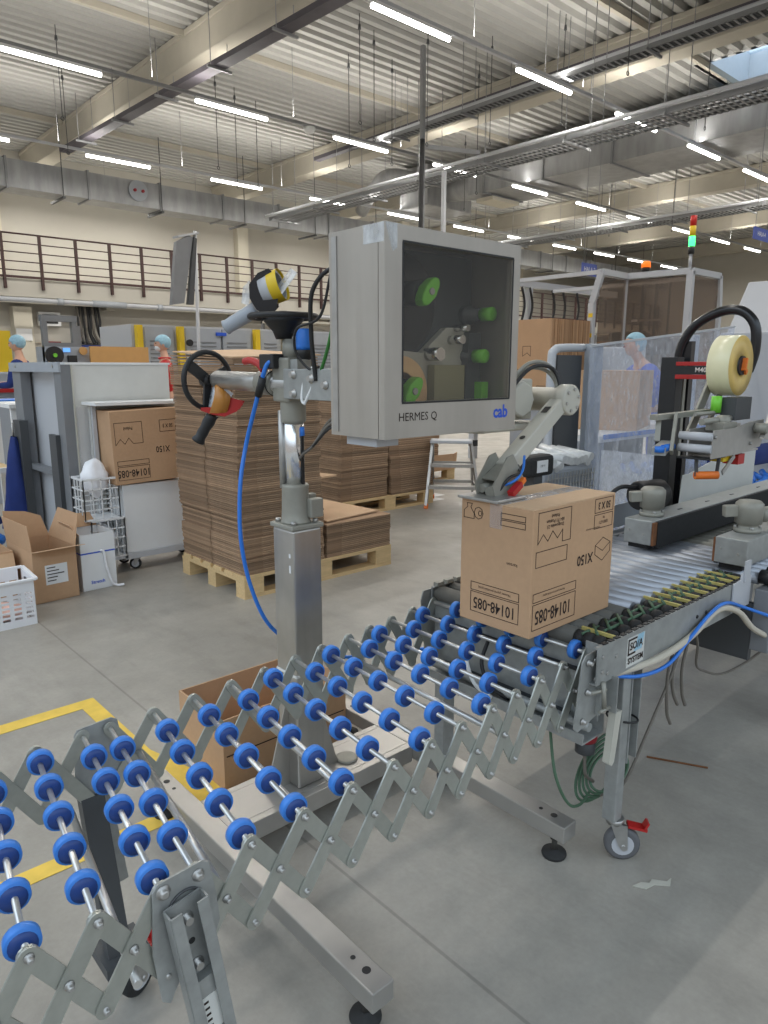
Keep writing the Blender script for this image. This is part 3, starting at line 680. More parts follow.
m_ = MB(); m_.box(KX0 + 0.001, KX1 - 0.001, KY0 + 0.001, (KY0+KY1)/2 - 0.001, KZ1 - 0.003, KZ1); m_.box(KX0 + 0.001, KX1 - 0.001, (KY0+KY1)/2 + 0.001, KY1 - 0.001, KZ1 - 0.003, KZ1); m_.build('top_flap', 'cardboardlight', kt)
B(KX0 - 0.0004, KX1 + 0.0004, (KY0+KY1)/2 - 0.024, (KY0+KY1)/2 + 0.024, KZ1, KZ1 + 0.0006).build('tape_strip', 'clearplastic', kt)
B(KX0 - 0.0008, KX0 - 0.0002, (KY0+KY1)/2 - 0.020, (KY0+KY1)/2 + 0.020, KZ1 - 0.065, KZ1).build('tape_strip', 'thinclear', kt)
carton_print_front(kt, KX0, KZ0, KY0); carton_print_side(kt, KX0, KY1, KZ0)
# ------------------------------------------------------------------ printer stand
sd = thing('printer_stand', (1.175, 1.68, 0), 'stainless steel column stand on an H-shaped base holding the label printer', 'stand')
for bx in (0.806, 1.553):
    by_ = 0.927 if bx < 1 else 0.972
    m_ = MB(); m_.box(bx, bx + 0.060, by_, 2.0, 0.072, 0.122); bo = m_.build('foot_bar', 'shiny', sd, bevel=0.003)
    for yy, r in ((by_ + 0.055, 0.010), (by_ + 0.10, 0.006), (1.88, 0.006), (1.93, 0.010)):
        MB().cyl((bx + 0.031, yy, 0.1222), (bx + 0.031, yy, 0.1228), r, n=16).build('hole', 'black', bo)
for x, y in ((0.835, 0.99), (1.545, 1.0), (0.83, 1.95), (1.58, 1.95)):
    x = 0.836 if x < 1.2 else 1.583
    y = (0.985 if x < 1.2 else 1.02) if y < 1.5 else 1.95
    m_ = MB(); m_.lathe((x, y, 0.0), (0, 0, 1), [(0, 0.034), (0.006, 0.036), (0.012, 0.034), (0.016, 0.012), (0.02, 0.010)], n=22); f = m_.build('levelling_foot', 'rubber', sd)
    MB().cyl((x, y, 0.018), (x, y, 0.073), 0.008, n=10).cyl((x, y, 0.052), (x, y, 0.062), 0.013, n=6).build('threaded_rod', 'dirt', f)
m_ = MB(); m_.box(0.866, 1.553, 1.575, 1.60, 0.062, 0.121); m_.box(0.866, 1.553, 1.60, 1.745, 0.112, 0.121); m_.box(0.866, 1.553, 1.745, 1.77, 0.062, 0.121); m_.build('cross_beam', 'shiny', sd, bevel=0.002)
MB().lathe((1.335, 1.66, 0.1212), (0, 0, 1), [(0, 0.036), (0.006, 0.036), (0.008, 0.03)], n=24).build('cover_disc', 'castgrey', sd)
CXa, CXb, CYa, CYb = 1.118, 1.218, 1.620, 1.722
co = MB().box(CXa, CXb, CYa, CYb, 0.121, 0.925).build('column', 'darkbrushed', sd, bevel=0.006)
for (a, b) in (((CXa, CYa), (-0.09, 0)), ((CXb, CYa), (0.09, 0))):
    m_ = MB(); m_.prism([(0, 0), (b[0], 0), (b[0]*0.85, 0.03), (0, 0.30)], (a[0], (CYa + CYb)/2, 0.121), (1, 0, 0), (0, 0, 1), 0.006); m_.build('gusset', 'darkbrushed', sd)
m_ = MB()
for (p, q) in (((CXa, CYa), (CXb, CYa)), ((CXb, CYa), (CXb, CYb)), ((CXb, CYb), (CXa, CYb)), ((CXa, CYb), (CXa, CYa))):
    m_.bar((p[0], p[1], 0.485), (q[0], q[1], 0.485), 0.004, 0.007)
m_.build('zip_tie', 'white', co)
for z, h in ((0.845, 0.012), (0.80, 0.022)):
    MB().box(CXa - 0.001, CXa - 0.0002, CYa + 0.014, CYa + 0.022, z, z + h).build('paint_mark', 'white', co)
tp = MB(); tp.box(CXa - 0.006, CXb + 0.006, CYa - 0.006, CYb + 0.006, 0.9255, 0.94); to = tp.build('top_flange', 'castgrey', sd, bevel=0.004)
for x in (CXa + 0.012, CXb - 0.012):
    for y in (CYa + 0.012, CYb - 0.012): MB().cyl((x, y, 0.94), (x, y, 0.950), 0.008, n=6).build('bolt', 'steel', to)
PCX, PCY = 1.166, 1.672
cl = MB(); cl.lathe((PCX, PCY, 0.94), (0, 0, 1), [(0, 0.046), (0.006, 0.042), (0.035, 0.040), (0.095, 0.038), (0.105, 0.040), (0.112, 0.038)], n=20)
cl.box(PCX + 0.015, PCX + 0.060, PCY - 0.055, PCY - 0.030, 0.955, 1.01); cl.box(PCX + 0.015, PCX + 0.060, PCY - 0.022, PCY + 0.0, 0.955, 1.02)
cl.build('column_clamp', 'castgrey', sd, bevel=0.004)
po = MB().cyl((PCX, PCY, 1.03), (PCX, PCY, 1.262), 0.029, n=22).build('post_tube', 'chrome', sd)
MB().cyl((PCX - 0.027, PCY + 0.02, 1.04), (PCX - 0.027, PCY + 0.02, 1.26), 0.010, n=10).build('side_tube', 'steel', sd)
B(PCX + 0.004, PCX + 0.012, PCY - 0.0318, PCY - 0.028, 1.035, 1.20).build('scale_slot', 'black', po)
MB().cyl((PCX + 0.008, PCY - 0.032, 1.19), (PCX + 0.008, PCY - 0.030, 1.215), 0.006).build('slot_cap', 'bluehose', po)
m_ = MB(); m_.lathe((PCX, PCY, 1.225), (0, 0, 1), [(0, 0.034), (0.01, 0.036), (0.06, 0.036), (0.07, 0.036)], n=20); m_.box(PCX - 0.042, PCX + 0.03, PCY - 0.04, PCY + 0.04, 1.285, 1.405); m_.build('cross_clamp', 'castgrey', sd, bevel=0.006)
MB().cyl((PCX, PCY, 1.40), (PCX, PCY, 1.455), 0.026, n=18).build('upper_collar', 'castgrey', sd)
# horizontal crank tube
ta = (1.150, 2.06, 1.340); tb = (1.150, 1.60, 1.332)
MB().cyl(ta, tb, 0.0285, n=20).build('crank_tube', 'steel', sd)
MB().cyl((1.15, 1.80, 1.3355), (1.15, 1.72, 1.334), 0.035, n=20).build('tube_clamp', 'castgrey', sd)
MB().cyl((1.15, 1.735, 1.3345), (1.15, 1.732, 1.3345), 0.037, n=20).build('clamp_gap', 'black', sd)
def handwheel(name, c, axis, R, par, spoke_dir=(0.3, 0, -0.6)):
    x, y, z = frame_from(axis); c = Vector(c); m_ = MB(); m_.ring(c, axis, R, 0.0085, n=36, m=10)
    m_.lathe(c - Vector(axis).normalized()*0.02, axis, [(0, 0.02), (0.03, 0.018), (0.035, 0.012)], n=16)
    sdv = Vector(spoke_dir); sdv = (sdv - z*sdv.dot(z)).normalized(); o = z.cross(sdv)
    for k in range(3):
        a = 2*PI*k/3; d = sdv*math.cos(a) + o*math.sin(a); t = z.cross(d)
        m_.bar(c + d*0.01, c + d*(R - 0.002), 0.034 if k == 0 else 0.026, 0.008, up=z)
    return m_.build(name, 'black', par)
handwheel('handwheel', (1.128, 2.085, 1.338), (0.12, -1, 0.0), 0.088, sd, (-0.7, 0, 0.5))
MB().cyl((1.150, 2.055, 1.340), (1.15, 2.10, 1.342), 0.016, n=14).build('crank_shaft', 'steel', sd)
hw = handwheel('handwheel', (1.150, 1.685, 1.515), (0, 0, 1), 0.090, sd, (0.5, 0.5, 0))
MB().lathe((1.150, 1.685, 1.455), (0, 0, 1), [(0, 0.022), (0.02, 0.030), (0.045, 0.052), (0.056, 0.058)], n=18).build('handwheel_hub', 'black', hw)
MB().lathe((1.172, 1.62, 1.425), (0, 0, 1), [(0, 0.022), (0.01, 0.023), (0.052, 0.023), (0.056, 0.020)], n=18).build('blue_cap', 'bluehose', sd)
MB().lathe((1.172, 1.62, 1.375), (0, 0, 1), [(0, 0.020), (0.038, 0.020), (0.05, 0.026)], n=16).build('cap_socket', 'black', sd)
m_ = MB(); m_.cyl((1.150, 1.66, 1.395), (1.12, 1.735, 1.395), 0.014); m_.box(1.105, 1.165, 1.675, 1.745, 1.375, 1.415); m_.build('air_valve', 'black', sd, bevel=0.003)
# bracket to the printer
m_ = MB(); m_.box(1.120, 1.132, 1.395, 1.65, 1.295, 1.375); m_.box(1.132, 1.18, 1.60, 1.65, 1.295, 1.40); bk = m_.build('mounting_bracket', 'galv', sd, bevel=0.002)
for y, z in ((1.46, 1.335), (1.52, 1.35), (1.60, 1.31), (1.60, 1.36)): MB().lathe((1.120, y, z), (-1, 0, 0), [(0, 0.012), (0.003, 0.012), (0.003, 0.008), (0.012, 0.008)], n=12).build('bolt', 'steel', bk)

# ------------------------------------------------------------------ label printer
lp = thing('label_printer', (1.32, 1.3, 1.2), 'grey stainless steel label printer cabinet with a smoked window and green knobs', 'label printer')
X0, X1, Y0, Y1, Z0, Z1 = 1.086, 1.562, 1.20, 1.395, 1.217, 1.686
c = MB()
c.box(X0, X0+0.004, Y0+0.022, Y1, Z0, Z1); c.box(X1-0.004, X1, Y0+0.022, Y1, Z0, Z1); c.box(X0+0.004, X1-0.004, Y0+0.022, Y1, Z1-0.004, Z1)
c.box(X0+0.004, X1-0.004, Y0+0.022, Y1, Z0, Z0+0.004); c.box(X0+0.004, X1-0.004, Y1-0.004, Y1, Z0+0.004, Z1-0.004)
cab = c.build('cabinet', 'brushed', lp)
# front door with rounded frame and window opening
wx0, wx1, wz0, wz1 = 1.143, 1.530, 1.300, 1.650
d = MB()
d.box(X0, wx0, Y0, Y0+0.02, Z0, Z1); d.box(wx1, X1, Y0, Y0+0.02, Z0, Z1); d.box(wx0, wx1, Y0, Y0+0.02, Z0, wz0); d.box(wx0, wx1, Y0, Y0+0.02, wz1, Z1)
door = d.build('door', 'brushed', lp)
s_ = MB(); s_.box(wx0-0.003, wx1+0.003, Y0-0.0012, Y0, wz1, wz1+0.004); s_.box(wx0-0.003, wx1+0.003, Y0-0.0012, Y0, wz0-0.004, wz0); s_.box(wx0-0.004, wx0, Y0-0.0012, Y0, wz0, wz1); s_.box(wx1, wx1+0.004, Y0-0.0012, Y0, wz0, wz1); s_.build('window_seal', 'black', door)
B(wx0, wx1, Y0+0.003, Y0+0.006, wz0, wz1).build('window_pane', 'smoked', door)
lettering('HERMES Q', (X0+0.107, Y0-0.0002, Z0+0.048), (1, 0, 0), (0, 0, 1), 0.0275, 'ink', door, wide=1.0)
lettering('cab', (X0+0.412, Y0-0.0002, Z0+0.047), (1, 0, 0), (0, 0, 1), 0.046, 'bluetext', door, wide=0.95, bold=0.03)
m_ = MB(); m_.prism([(0, 0), (0.035, 0.0), (0.035, -0.05), (0.022, -0.058), (0.01, -0.03)], (X0+0.002, Y0-0.0004, Z1), (1, 0, 0), (0, 0, 1), 0.0006)
m_.box(X0-0.0006, X0-0.0001, Y0+0.002, Y0+0.07, Z1-0.04, Z1); m_.box(X0, X0+0.05, Y0, Y0+0.08, Z1+0.0001, Z1+0.0008); m_.build('clear_tape_patch', 'clearplastic', lp)
B(X0+0.02, X0+0.09, Y0+0.05, Y0+0.16, Z0-0.022, Z0-0.0005).build('rubber_buffer', 'palegrey', lp)
B(X0-0.003, X0-0.0003, Y1-0.03, Y1-0.012, Z0+0.01, Z1-0.01).build('rear_hinge', 'steel', lp)
# inside
pl = B(X0+0.02, X1-0.02, Y1-0.045, Y1-0.04, Z0+0.03, Z1-0.02).build('inner_plate', 'darkgrey', lp)
MB().lathe((1.262, Y1-0.05, 1.535), (0, -1, 0), [(0, 0.125), (0.006, 0.125)], n=40).build('ribbon_disc', 'blackgloss', lp)
def greenknob(c, r=0.028):
    m_ = MB(); out = []
    for k in range(24):
        t = 2*PI*k/24; rr = r*(0.60 + 0.60*abs(math.cos(t))**5); out.append((rr*math.cos(t+0.9), rr*math.sin(t+0.9)))
    m_.prism(out, c, (1, 0, 0), (0, 0, 1), 0.03); ob = m_.build('knob', 'green', lp, bevel=0.004)
    MB().lathe((c[0], c[1]-0.015, c[2]), (0, -1, 0), [(0, 0.009), (0.003, 0.008)], n=14).build('knob_cap', 'steel', ob)
    MB().lathe((c[0], Y1-0.05, c[2]), (0, -1, 0), [(0, 0.03), (Y1-0.05-c[1]-0.016, 0.03)], n=20).build('knob_core', 'black', ob)
greenknob((1.280, Y0+0.06, 1.558), 0.034); greenknob((1.226, Y0+0.06, 1.322), 0.034)
MB().lathe((1.215, Y1-0.0855, 1.318), (0, -1, 0), [(0, 0.050), (0, 0.088), (0.03, 0.088), (0.03, 0.050)], n=40, caps=False).build('label_roll', 'paperroll', lp)
for (x, z) in ((1.518, 1.518), (1.492, 1.408)):
    MB().lathe((x, Y1-0.045, z), (0, -1, 0), [(0, 0.026), (0.02, 0.026), (0.02, 0.018), (0.055, 0.016)], n=20).build('guide_roller', 'darkgrey', lp)
    MB().lathe((x+0.01, Y1-0.10, z), (0, -1, 0), [(0, 0.018), (0.035, 0.018), (0.035, 0.008)], n=16).build('roller_cap', 'green', lp)
B(1.508, 1.535, Y1-0.12, Y1-0.09, 1.290, 1.340).build('green_latch', 'green', lp)
m_ = MB(); m_.prism([(1.18, 1.425), (1.33, 1.415), (1.418, 1.481), (1.49, 1.484), (1.475, 1.29), (1.18, 1.29)], (0, Y1-0.06, 0), (1, 0, 0), (0, 0, 1), 0.02); m_.build('feed_plate', 'beige', lp)
mat('olive', S(150, 144, 110), 0.5)
m_ = MB(); m_.box(1.345, 1.460, Y1-0.10, Y1-0.075, 1.29, 1.385); m_.build('lower_cover', 'olive', lp)
m_ = MB(); m_.prism([(1.468, 1.29), (1.482, 1.47), (1.53, 1.47), (1.53, 1.29)], (0, Y1-0.085, 0), (1, 0, 0), (0, 0, 1), 0.02); m_.build('print_mechanism', 'darkgrey', lp)
m_ = MB(); m_.prism([(1.480, 1.29), (1.482, 1.325), (1.515, 1.33), (1.538, 1.36), (1.538, 1.29)], (0, Y1-0.075, 0), (1, 0, 0), (0, 0, 1), 0.02); m_.build('peel_plate', 'castgrey', lp)
m_ = MB(); m_.cyl((1.352, Y1-0.065, 1.412), (1.352, Y1-0.115, 1.412), 0.017); m_.build('steel_roller', 'chrome', lp)
m_ = MB(); m_.cyl((1.455, Y1-0.065, 1.480), (1.455, Y1-0.115, 1.480), 0.009); m_.cyl((1.435, Y1-0.065, 1.450), (1.435, Y1-0.115, 1.450), 0.012); m_.build('steel_roller', 'chrome', lp)
# arm drive behind the right side of the cabinet
g = MB(); g.box(1.68, 1.80, 1.32, 1.42, 1.225, 1.345); g.box(1.53, 1.85, 1.30, 1.44, 1.195, 1.215); g.box(1.56, 1.69, 1.34, 1.40, 1.215, 1.30); dr = g.build('arm_gearbox', 'beige', lp, bevel=0.006)
g = MB(); g.lathe((1.73, 1.325, 1.285), (0, -1, 0), [(0, 0.055), (0.02, 0.055), (0.026, 0.048)], n=8); g.build('gearbox_flange', 'beige', dr)
g = MB(); g.lathe((1.73, 1.42, 1.275), (0, 1, 0), [(0, 0.06), (0.09, 0.06), (0.10, 0.05)], n=24); g.build('motor', 'black', dr)
g = MB(); g.lathe((1.855, 1.37, 1.283), (0, -1, 0), [(0, 0.036), (0.10, 0.036), (0.103, 0.039), (0.113, 0.039), (0.116, 0.046), (0.150, 0.046), (0.155, 0.041)], n=24)
g.cyl((1.79, 1.37, 1.283), (1.86, 1.37, 1.283), 0.034); jt = g.build('pivot_joint', 'beige', lp)
for t in range(6): MB().cyl((1.855 + 0.032*math.cos(t*PI/3+.3), 1.216, 1.283 + 0.032*math.sin(t*PI/3+.3)), (1.855 + 0.032*math.cos(t*PI/3+.3), 1.211, 1.283 + 0.032*math.sin(t*PI/3+.3)), 0.005, n=8).build('screw', 'steel', jt)
# swing arm
a0 = Vector((1.825, 1.245, 1.270)); a1 = Vector((1.540, 1.215, 1.105)); dv = (a1 - a0).normalized(); sidev = Vector((0, 1, 0)); upv = dv.cross(sidev).normalized()
if upv.z < 0: upv = -upv
ar = MB(); ar.bar(a0, a1, 0.044, 0.044, up=upv); aro = ar.build('swing_arm', 'beige', lp, bevel=0.004)
hl = a0 + dv*0.21 + upv*0.0236; MB().cyl(hl, hl + upv*0.0008, 0.0085, n=16).build('hole', 'black', aro)
hl = a0 + dv*0.05 + upv*0.0238; MB().bar(hl, hl + dv*0.03, 0.02, 0.001, up=upv).build('cable_slot', 'black', aro)
# applicator head: two cheek plates and a pad resting on the carton corner
hd = MB()
for s2 in (-1, 1):
    hd.prism([(0.0, 0.0), (0.10, -0.004), (0.125, 0.03), (0.075, 0.105), (0.05, 0.10), (-0.01, 0.03)], (1.455, 1.205 + s2*0.030, 1.043), (1, 0, 0.04), (-0.04, 0, 1), 0.004)
hd.bar((1.47, 1.205, 1.085), (1.545, 1.205, 1.125), 0.055, 0.004); ho = hd.build('applicator_head', 'castgrey', lp)
B(1.405, 1.525, 1.125, 1.262, 1.0375, 1.0455).build('applicator_pad', 'steel', ho, bevel=0.002)
MB().bar((1.490, 1.150, 1.050), (1.535, 1.155, 1.072), 0.018, 0.016).build('red_block', 'red', ho)
MB().bar((1.535, 1.155, 1.072), (1.555, 1.157, 1.084), 0.012, 0.012).build('orange_tip', 'orange', ho)
m_ = MB(); m_.tube([(1.47, 1.18, 1.05), (1.50, 1.165, 1.09), (1.535, 1.16, 1.10), (1.57, 1.19, 1.115)], 0.004); m_.build('hose', 'black', ho)
m_ = MB(); m_.tube([(1.48, 1.20, 1.06), (1.51, 1.16, 1.08), (1.55, 1.16, 1.105), (1.59, 1.185, 1.14)], 0.0035); m_.build('hose', 'bluehose', ho)
m_ = MB(); m_.cyl((1.45, 1.19, 1.055), (1.52, 1.19, 1.065), 0.014); m_.cyl((1.46, 1.225, 1.06), (1.52, 1.225, 1.065), 0.012); m_.build('pneumatic_cylinder', 'castgrey', ho)
# looped cables at the arm joint
for k, (dy, dz) in enumerate(((0, 0), (0.014, 0.01), (0.024, -0.006))):
    MB().tube([(1.60, 1.33+dy, 1.22), (1.65, 1.31+dy, 1.29+dz), (1.74, 1.29+dy, 1.375+dz), (1.83, 1.28+dy, 1.378+dz), (1.85, 1.262+dy*0.5, 1.335), (1.835, 1.255+dy*0.3, 1.292)], 0.006, n=8).build('hose', 'castgrey' if k else 'black', lp)
# printer cables on the left
MB().tube([(1.13, 1.402, 1.58), (1.11, 1.425, 1.61), (1.09, 1.47, 1.56), (1.10, 1.49, 1.46), (1.115, 1.50, 1.38), (1.12, 1.50, 1.345)], 0.006).build('cable', 'black', lp)
MB().tube([(1.115, 1.40, 1.56), (1.11, 1.41, 1.50), (1.11, 1.43, 1.44), (1.12, 1.47, 1.385), (1.13, 1.50, 1.36)], 0.0045).build('cable', 'greencable', lp)
MB().tube([(1.095, 1.40, 1.60), (1.09, 1.44, 1.50), (1.085, 1.53, 1.475), (1.10, 1.56, 1.42), (1.12, 1.53, 1.375), (1.13, 1.50, 1.38)], 0.0035).build('cable', 'black', lp)
for dz in (0, 0.012, 0.024):
    MB().tube([(1.10, 1.40, 1.235+dz), (1.12, 1.46, 1.22+dz*0.6), (1.15, 1.56, 1.17), (1.165, 1.64, 1.13), (1.175, 1.648, 1.08)], 0.0042).build('cable', 'greycable' if dz else 'black', lp)
MB().tube([(1.13, 1.53, 1.38), (1.125, 1.52, 1.34), (1.12, 1.545, 1.295), (1.12, 1.555, 1.285), (1.12, 1.565, 1.30), (1.125, 1.56, 1.35)], 0.004).build('white_cord', 'white', lp)
# blue air hose
ah = MB().tube([(1.118, 1.685, 1.397), (1.104, 1.700, 1.388), (1.098, 1.716, 1.355), (1.098, 1.740, 1.31), (1.10, 1.775, 1.25), (1.10, 1.822, 1.155), (1.065, 1.805, 1.04), (1.057, 1.80, 0.879), (1.088, 1.80, 0.718), (1.154, 1.80, 0.58), (1.28, 1.80, 0.48), (1.40, 1.78, 0.42), (1.55, 1.74, 0.40), (1.70, 1.62, 0.42)], 0.0062, n=10).build('air_hose', 'bluehose')
tag(ah, 'bright blue air hose hanging from the stand valve and looping behind the column', 'hose')
MB().cyl((1.098, 1.716, 1.352), (1.098, 1.744, 1.30), 0.011).build('hose_fitting', 'black', ah)
# tape dispensers
GX = Vector((0.742, -0.670, 0)); GZ = Vector((0, 0, 1)); GN = Vector((0.670, 0.742, 0))
def gun(c, k, label):
    c = Vector(c); t = thing('tape_dispenser', c, label, 'tape dispenser')
    return t, (lambda u, v, w=0.0: c + GX*(u*k) + GZ*(-v*k) + GN*w)
# red gun: u right, v down, in units of 3.2 mm
t, g = gun((1.126, 2.07, 1.282), 0.0031, 'red and black hand tape dispenser with brown tape hanging below the crank handwheel')
m_ = MB(); m_.prism([(u*0.0031, -v*0.0031) for u, v in ((-8, 9), (8, 8), (20, -2), (34, 2), (35, 6), (28, 13), (16, 18), (4, 16), (-8, 12))], t.location - GN*0.028, GX, GZ, 0.003)
m_.prism([(u*0.0031, -v*0.0031) for u, v in ((-6, 10), (8, 9), (20, 0), (34, 3), (28, 12), (14, 16))], t.location + GN*0.022, GX, GZ, 0.003)
m_.bar(g(2, 14, -0.003), g(26, 13, -0.003), 0.05, 0.003, up=GZ); m_.build('frame', 'red', t)
m_ = MB(); ax_ = (GN*0.40 + GX*0.92 - GZ*0.25).normalized(); rc0 = g(9, 1, 0)
m_.lathe(rc0 - ax_*0.024, ax_, [(0, 0.036), (0, 0.052), (0.048, 0.052), (0.048, 0.036)], n=30, caps=False); m_.build('tape_roll', 'browntape', t)
MB().lathe(rc0 - ax_*0.025, ax_, [(0, 0.022), (0, 0.036), (0.050, 0.036), (0.050, 0.022)], n=24, caps=False).build('tape_core', 'palegrey', t)
MB().lathe(rc0 - ax_*0.026, ax_, [(0, 0.008), (0, 0.022), (0.052, 0.022), (0.052, 0.008)], n=20, caps=False).build('roll_hub', 'lightgrey', t)
p0, p1 = g(2, 16), g(-15, 44); m_ = MB(); m_.lathe(p0, p1 - p0, [(0, 0.020), (0.015, 0.018), (0.03, 0.020), (0.05, 0.0165), (0.07, 0.018), (0.085, 0.016), (0.098, 0.022), (0.104, 0.020)], n=18); m_.build('handle', 'black', t)
m_ = MB(); m_.bar(g(12, 6, -0.032), g(22, -8, -0.032), 0.004, 0.03, up=GX); m_.build('tape_end', 'palegrey', t)
# grey gun lying on the upper handwheel
t, g = gun((1.112, 1.750, 1.575), 0.0030, 'grey-handled tape dispenser with yellow sticker lying on the black handwheel atop the stand')
p0, p1 = g(-2, 13), g(-32, 30); m_ = MB(); m_.lathe(p0, p1 - p0, [(0, 0.022), (0.02, 0.021), (0.06, 0.020), (0.09, 0.019), (0.10, 0.021), (0.104, 0.012)], n=18); m_.build('handle', 'lightgrey', t)
m_ = MB(); m_.prism([(u*0.0030, -v*0.0030) for u, v in ((-6, -8), (2, -18), (12, -22), (16, -18), (14, -4), (20, 4), (18, 14), (10, 20), (0, 14), (-6, 4))], t.location - GN*0.026, GX, GZ, 0.004)
m_.prism([(u*0.0030, -v*0.0030) for u, v in ((-6, -8), (2, -18), (12, -22), (16, -4), (18, 10), (10, 18), (0, 14))], t.location + GN*0.026, GX, GZ, 0.004)
m_.box(-1, -0.999, -1, -0.999, 0, 0.0001) if False else None
m_.build('side_frame', 'blackgloss', t)
m_ = MB(); ax_ = (GX*0.93 + GZ*0.30 - GN*0.2).normalized(); rc0 = g(14, -6)
m_.lathe(rc0 - ax_*0.026, ax_, [(0, 0.036), (0, 0.043), (0.048, 0.043), (0.048, 0.036)], n=30, caps=False); m_.build('tape_roll', 'palegrey', t)
m_ = MB(); m_.lathe(rc0 + ax_*0.000, ax_, [(0, 0.0436), (0.030, 0.0436)], n=30, caps=False); m_.build('yellow_sticker', 'yellow', t)
MB().bar(g(21, -2, -0.03), g(35, -20, -0.03), 0.001, 0.05, up=(GZ + GX*0.5)).build('clear_label', 'clearplastic', t)
m_ = MB(); m_.prism([(u*0.0030, -v*0.0030) for u, v in ((-14, 8), (-12, -6), (-6, -12), (-4, -2), (-8, 10))], t.location - GN*0.02, GX, GZ, 0.002); m_.build('blade_guard', 'clearplastic', t)
# red lever on the clamp
rv = MB(); rv.tube([(1.13, 1.76, 1.370), (1.13, 1.785, 1.388), (1.13, 1.825, 1.398), (1.13, 1.86, 1.396)], 0.011, n=10); rvo = rv.build('clamp_lever', 'red', sd)
# ------------------------------------------------------------------ case sealer
cs = thing('carton_sealer', (3.2, 1.2, 0), 'carton sealing machine with side belts, black columns, red arm and a big yellow tape roll', 'packing machine')
B(2.445, 4.3, 0.80, 0.86, 0.44, 0.655).build('side_panel', 'midgrey', cs, bevel=0.004)
B(2.445, 4.3, 1.50, 1.56, 0.40, 0.69).build('side_panel', 'midgrey', cs, bevel=0.004)
B(2.445, 2.47, 0.86, 1.50, 0.40, 0.60).build('end_panel', 'darkgrey', cs)
for (x, y) in ((2.95, 0.83), (4.2, 0.83), (2.52, 1.53), (4.2, 1.53)): B(x, x+0.05, y-0.025, y+0.025, 0.0, 0.44).build('leg', 'midgrey', cs)
x = 2.50
while x < 4.2:
    MB().cyl((x, 0.868, 0.676), (x, 1.49, 0.676), 0.020, n=16).build('bed_roller', 'castgrey' if x > 2.75 else 'rollersteel', cs); x += 0.0605
for x in (2.50, 2.56, 2.62): MB().cyl((x, 0.80, 0.685), (x, 0.865, 0.685), 0.024, n=16).build('roller_end', 'black', cs)
# side belts
def side_belt(x0, x1, y0, y1, z0, z1, beltside, nm):
    a = MB(); a.box(x0, x1, y0, y1, z0, z1) ; b = a.build('side_belt_housing', 'galv', cs, bevel=0.003)
    yb = y0 if beltside < 0 else y1
    B(x0+0.03, x1, yb - 0.012 if beltside < 0 else yb, yb if beltside < 0 else yb + 0.012, z0-0.012, z1-0.004).build('drive_belt', 'rubber', b)
    B(x0+0.004, x0+0.03, yb - 0.008 if beltside < 0 else yb, yb if beltside < 0 else yb + 0.008, z0, z1-0.006).build('belt_guard', 'rustbrown', b)
    for (dy, dz) in ((0.03, 0.04), (0.09, 0.05)): MB().cyl((x0-0.004, y0+dy, z0+dz), (x0, y0+dy, z0+dz), 0.005, n=8).build('screw', 'steel', b)
    B(x0+0.02, x0+0.10, y0+0.02, y1-0.01, z0-0.02, z0-0.0005).build('under_plate', 'black', b)
    for xx in (x0+0.3, x0+0.55, x0+0.8, x0+1.1): B(xx, xx+0.03, y0+0.04, y0+0.048, z1, z1+0.002).build('slot', 'darkgrey', b)
    return b
side_belt(2.475, 4.2, 1.253, 1.362, 0.722, 0.815, -1, 0)
side_belt(2.437, 4.2, 0.892, 1.000, 0.722, 0.812, 1, 1)
def gearmotor(cx, cy, z, horn):
    m_ = MB(); m_.lathe((cx, cy, z), (0, 0, 1), [(0, 0.045), (0.014, 0.045), (0.015, 0.034), (0.03, 0.034), (0.032, 0.045), (0.085, 0.047), (0.10, 0.046), (0.11, 0.036), (0.112, 0.02)], n=26)
    g = m_.build('gear_motor', 'castgrey', cs)
    m_ = MB(); m_.bar((cx-0.03, cy+0.03, z+0.075), (cx-0.062, cy+0.062, z+0.072), 0.032, 0.04); m_.build('terminal_box', 'castgrey', g, bevel=0.004)
    for k in range(4): MB().cyl((cx+0.04*math.cos(k*PI/2+.7), cy+0.04*math.sin(k*PI/2+.7), z+0.012), (cx+0.04*math.cos(k*PI/2+.7), cy+0.04*math.sin(k*PI/2+.7), z+0.022), 0.006, n=6).build('bolt', 'steel', g)
    return g
g1 = gearmotor(2.585, 1.312, 0.816, 0)
MB().lathe((2.68, 1.43, 0.865), (0.9, -0.25, 0), [(0, 0.055), (0.01, 0.06), (0.13, 0.06), (0.15, 0.045)], n=24).build('motor_body', 'black', g1)
MB().tube([(2.68, 1.43, 0.90), (2.60, 1.47, 0.90), (2.53, 1.50, 0.82), (2.50, 1.52, 0.70)], 0.009).build('cable', 'black', g1)
g2 = gearmotor(2.585, 0.955, 0.813, 1)
MB().lathe((2.63, 0.94, 0.868), (0.8, -0.5, 0.05), [(0, 0.022), (0.02, 0.028), (0.10, 0.028), (0.102, 0.034), (0.13, 0.034)], n=18).build('motor_body', 'castgrey', g2)
MB().lathe((2.74, 0.90, 0.88), (0.9, -0.3, 0), [(0, 0.045), (0.01, 0.05), (0.15, 0.05)], n=20).build('motor_fan_cover', 'darkgrey', g2)
# columns
B(3.29, 3.36, 1.60, 1.68, 0.66, 1.425).build('column', 'black', cs, bevel=0.003)
B(3.42, 3.46, 1.60, 1.66, 0.60, 1.50).build('column', 'blackgloss', cs)
B(3.37, 3.395, 1.60, 1.64, 0.95, 1.40).build('column_strip', 'castgrey', cs)
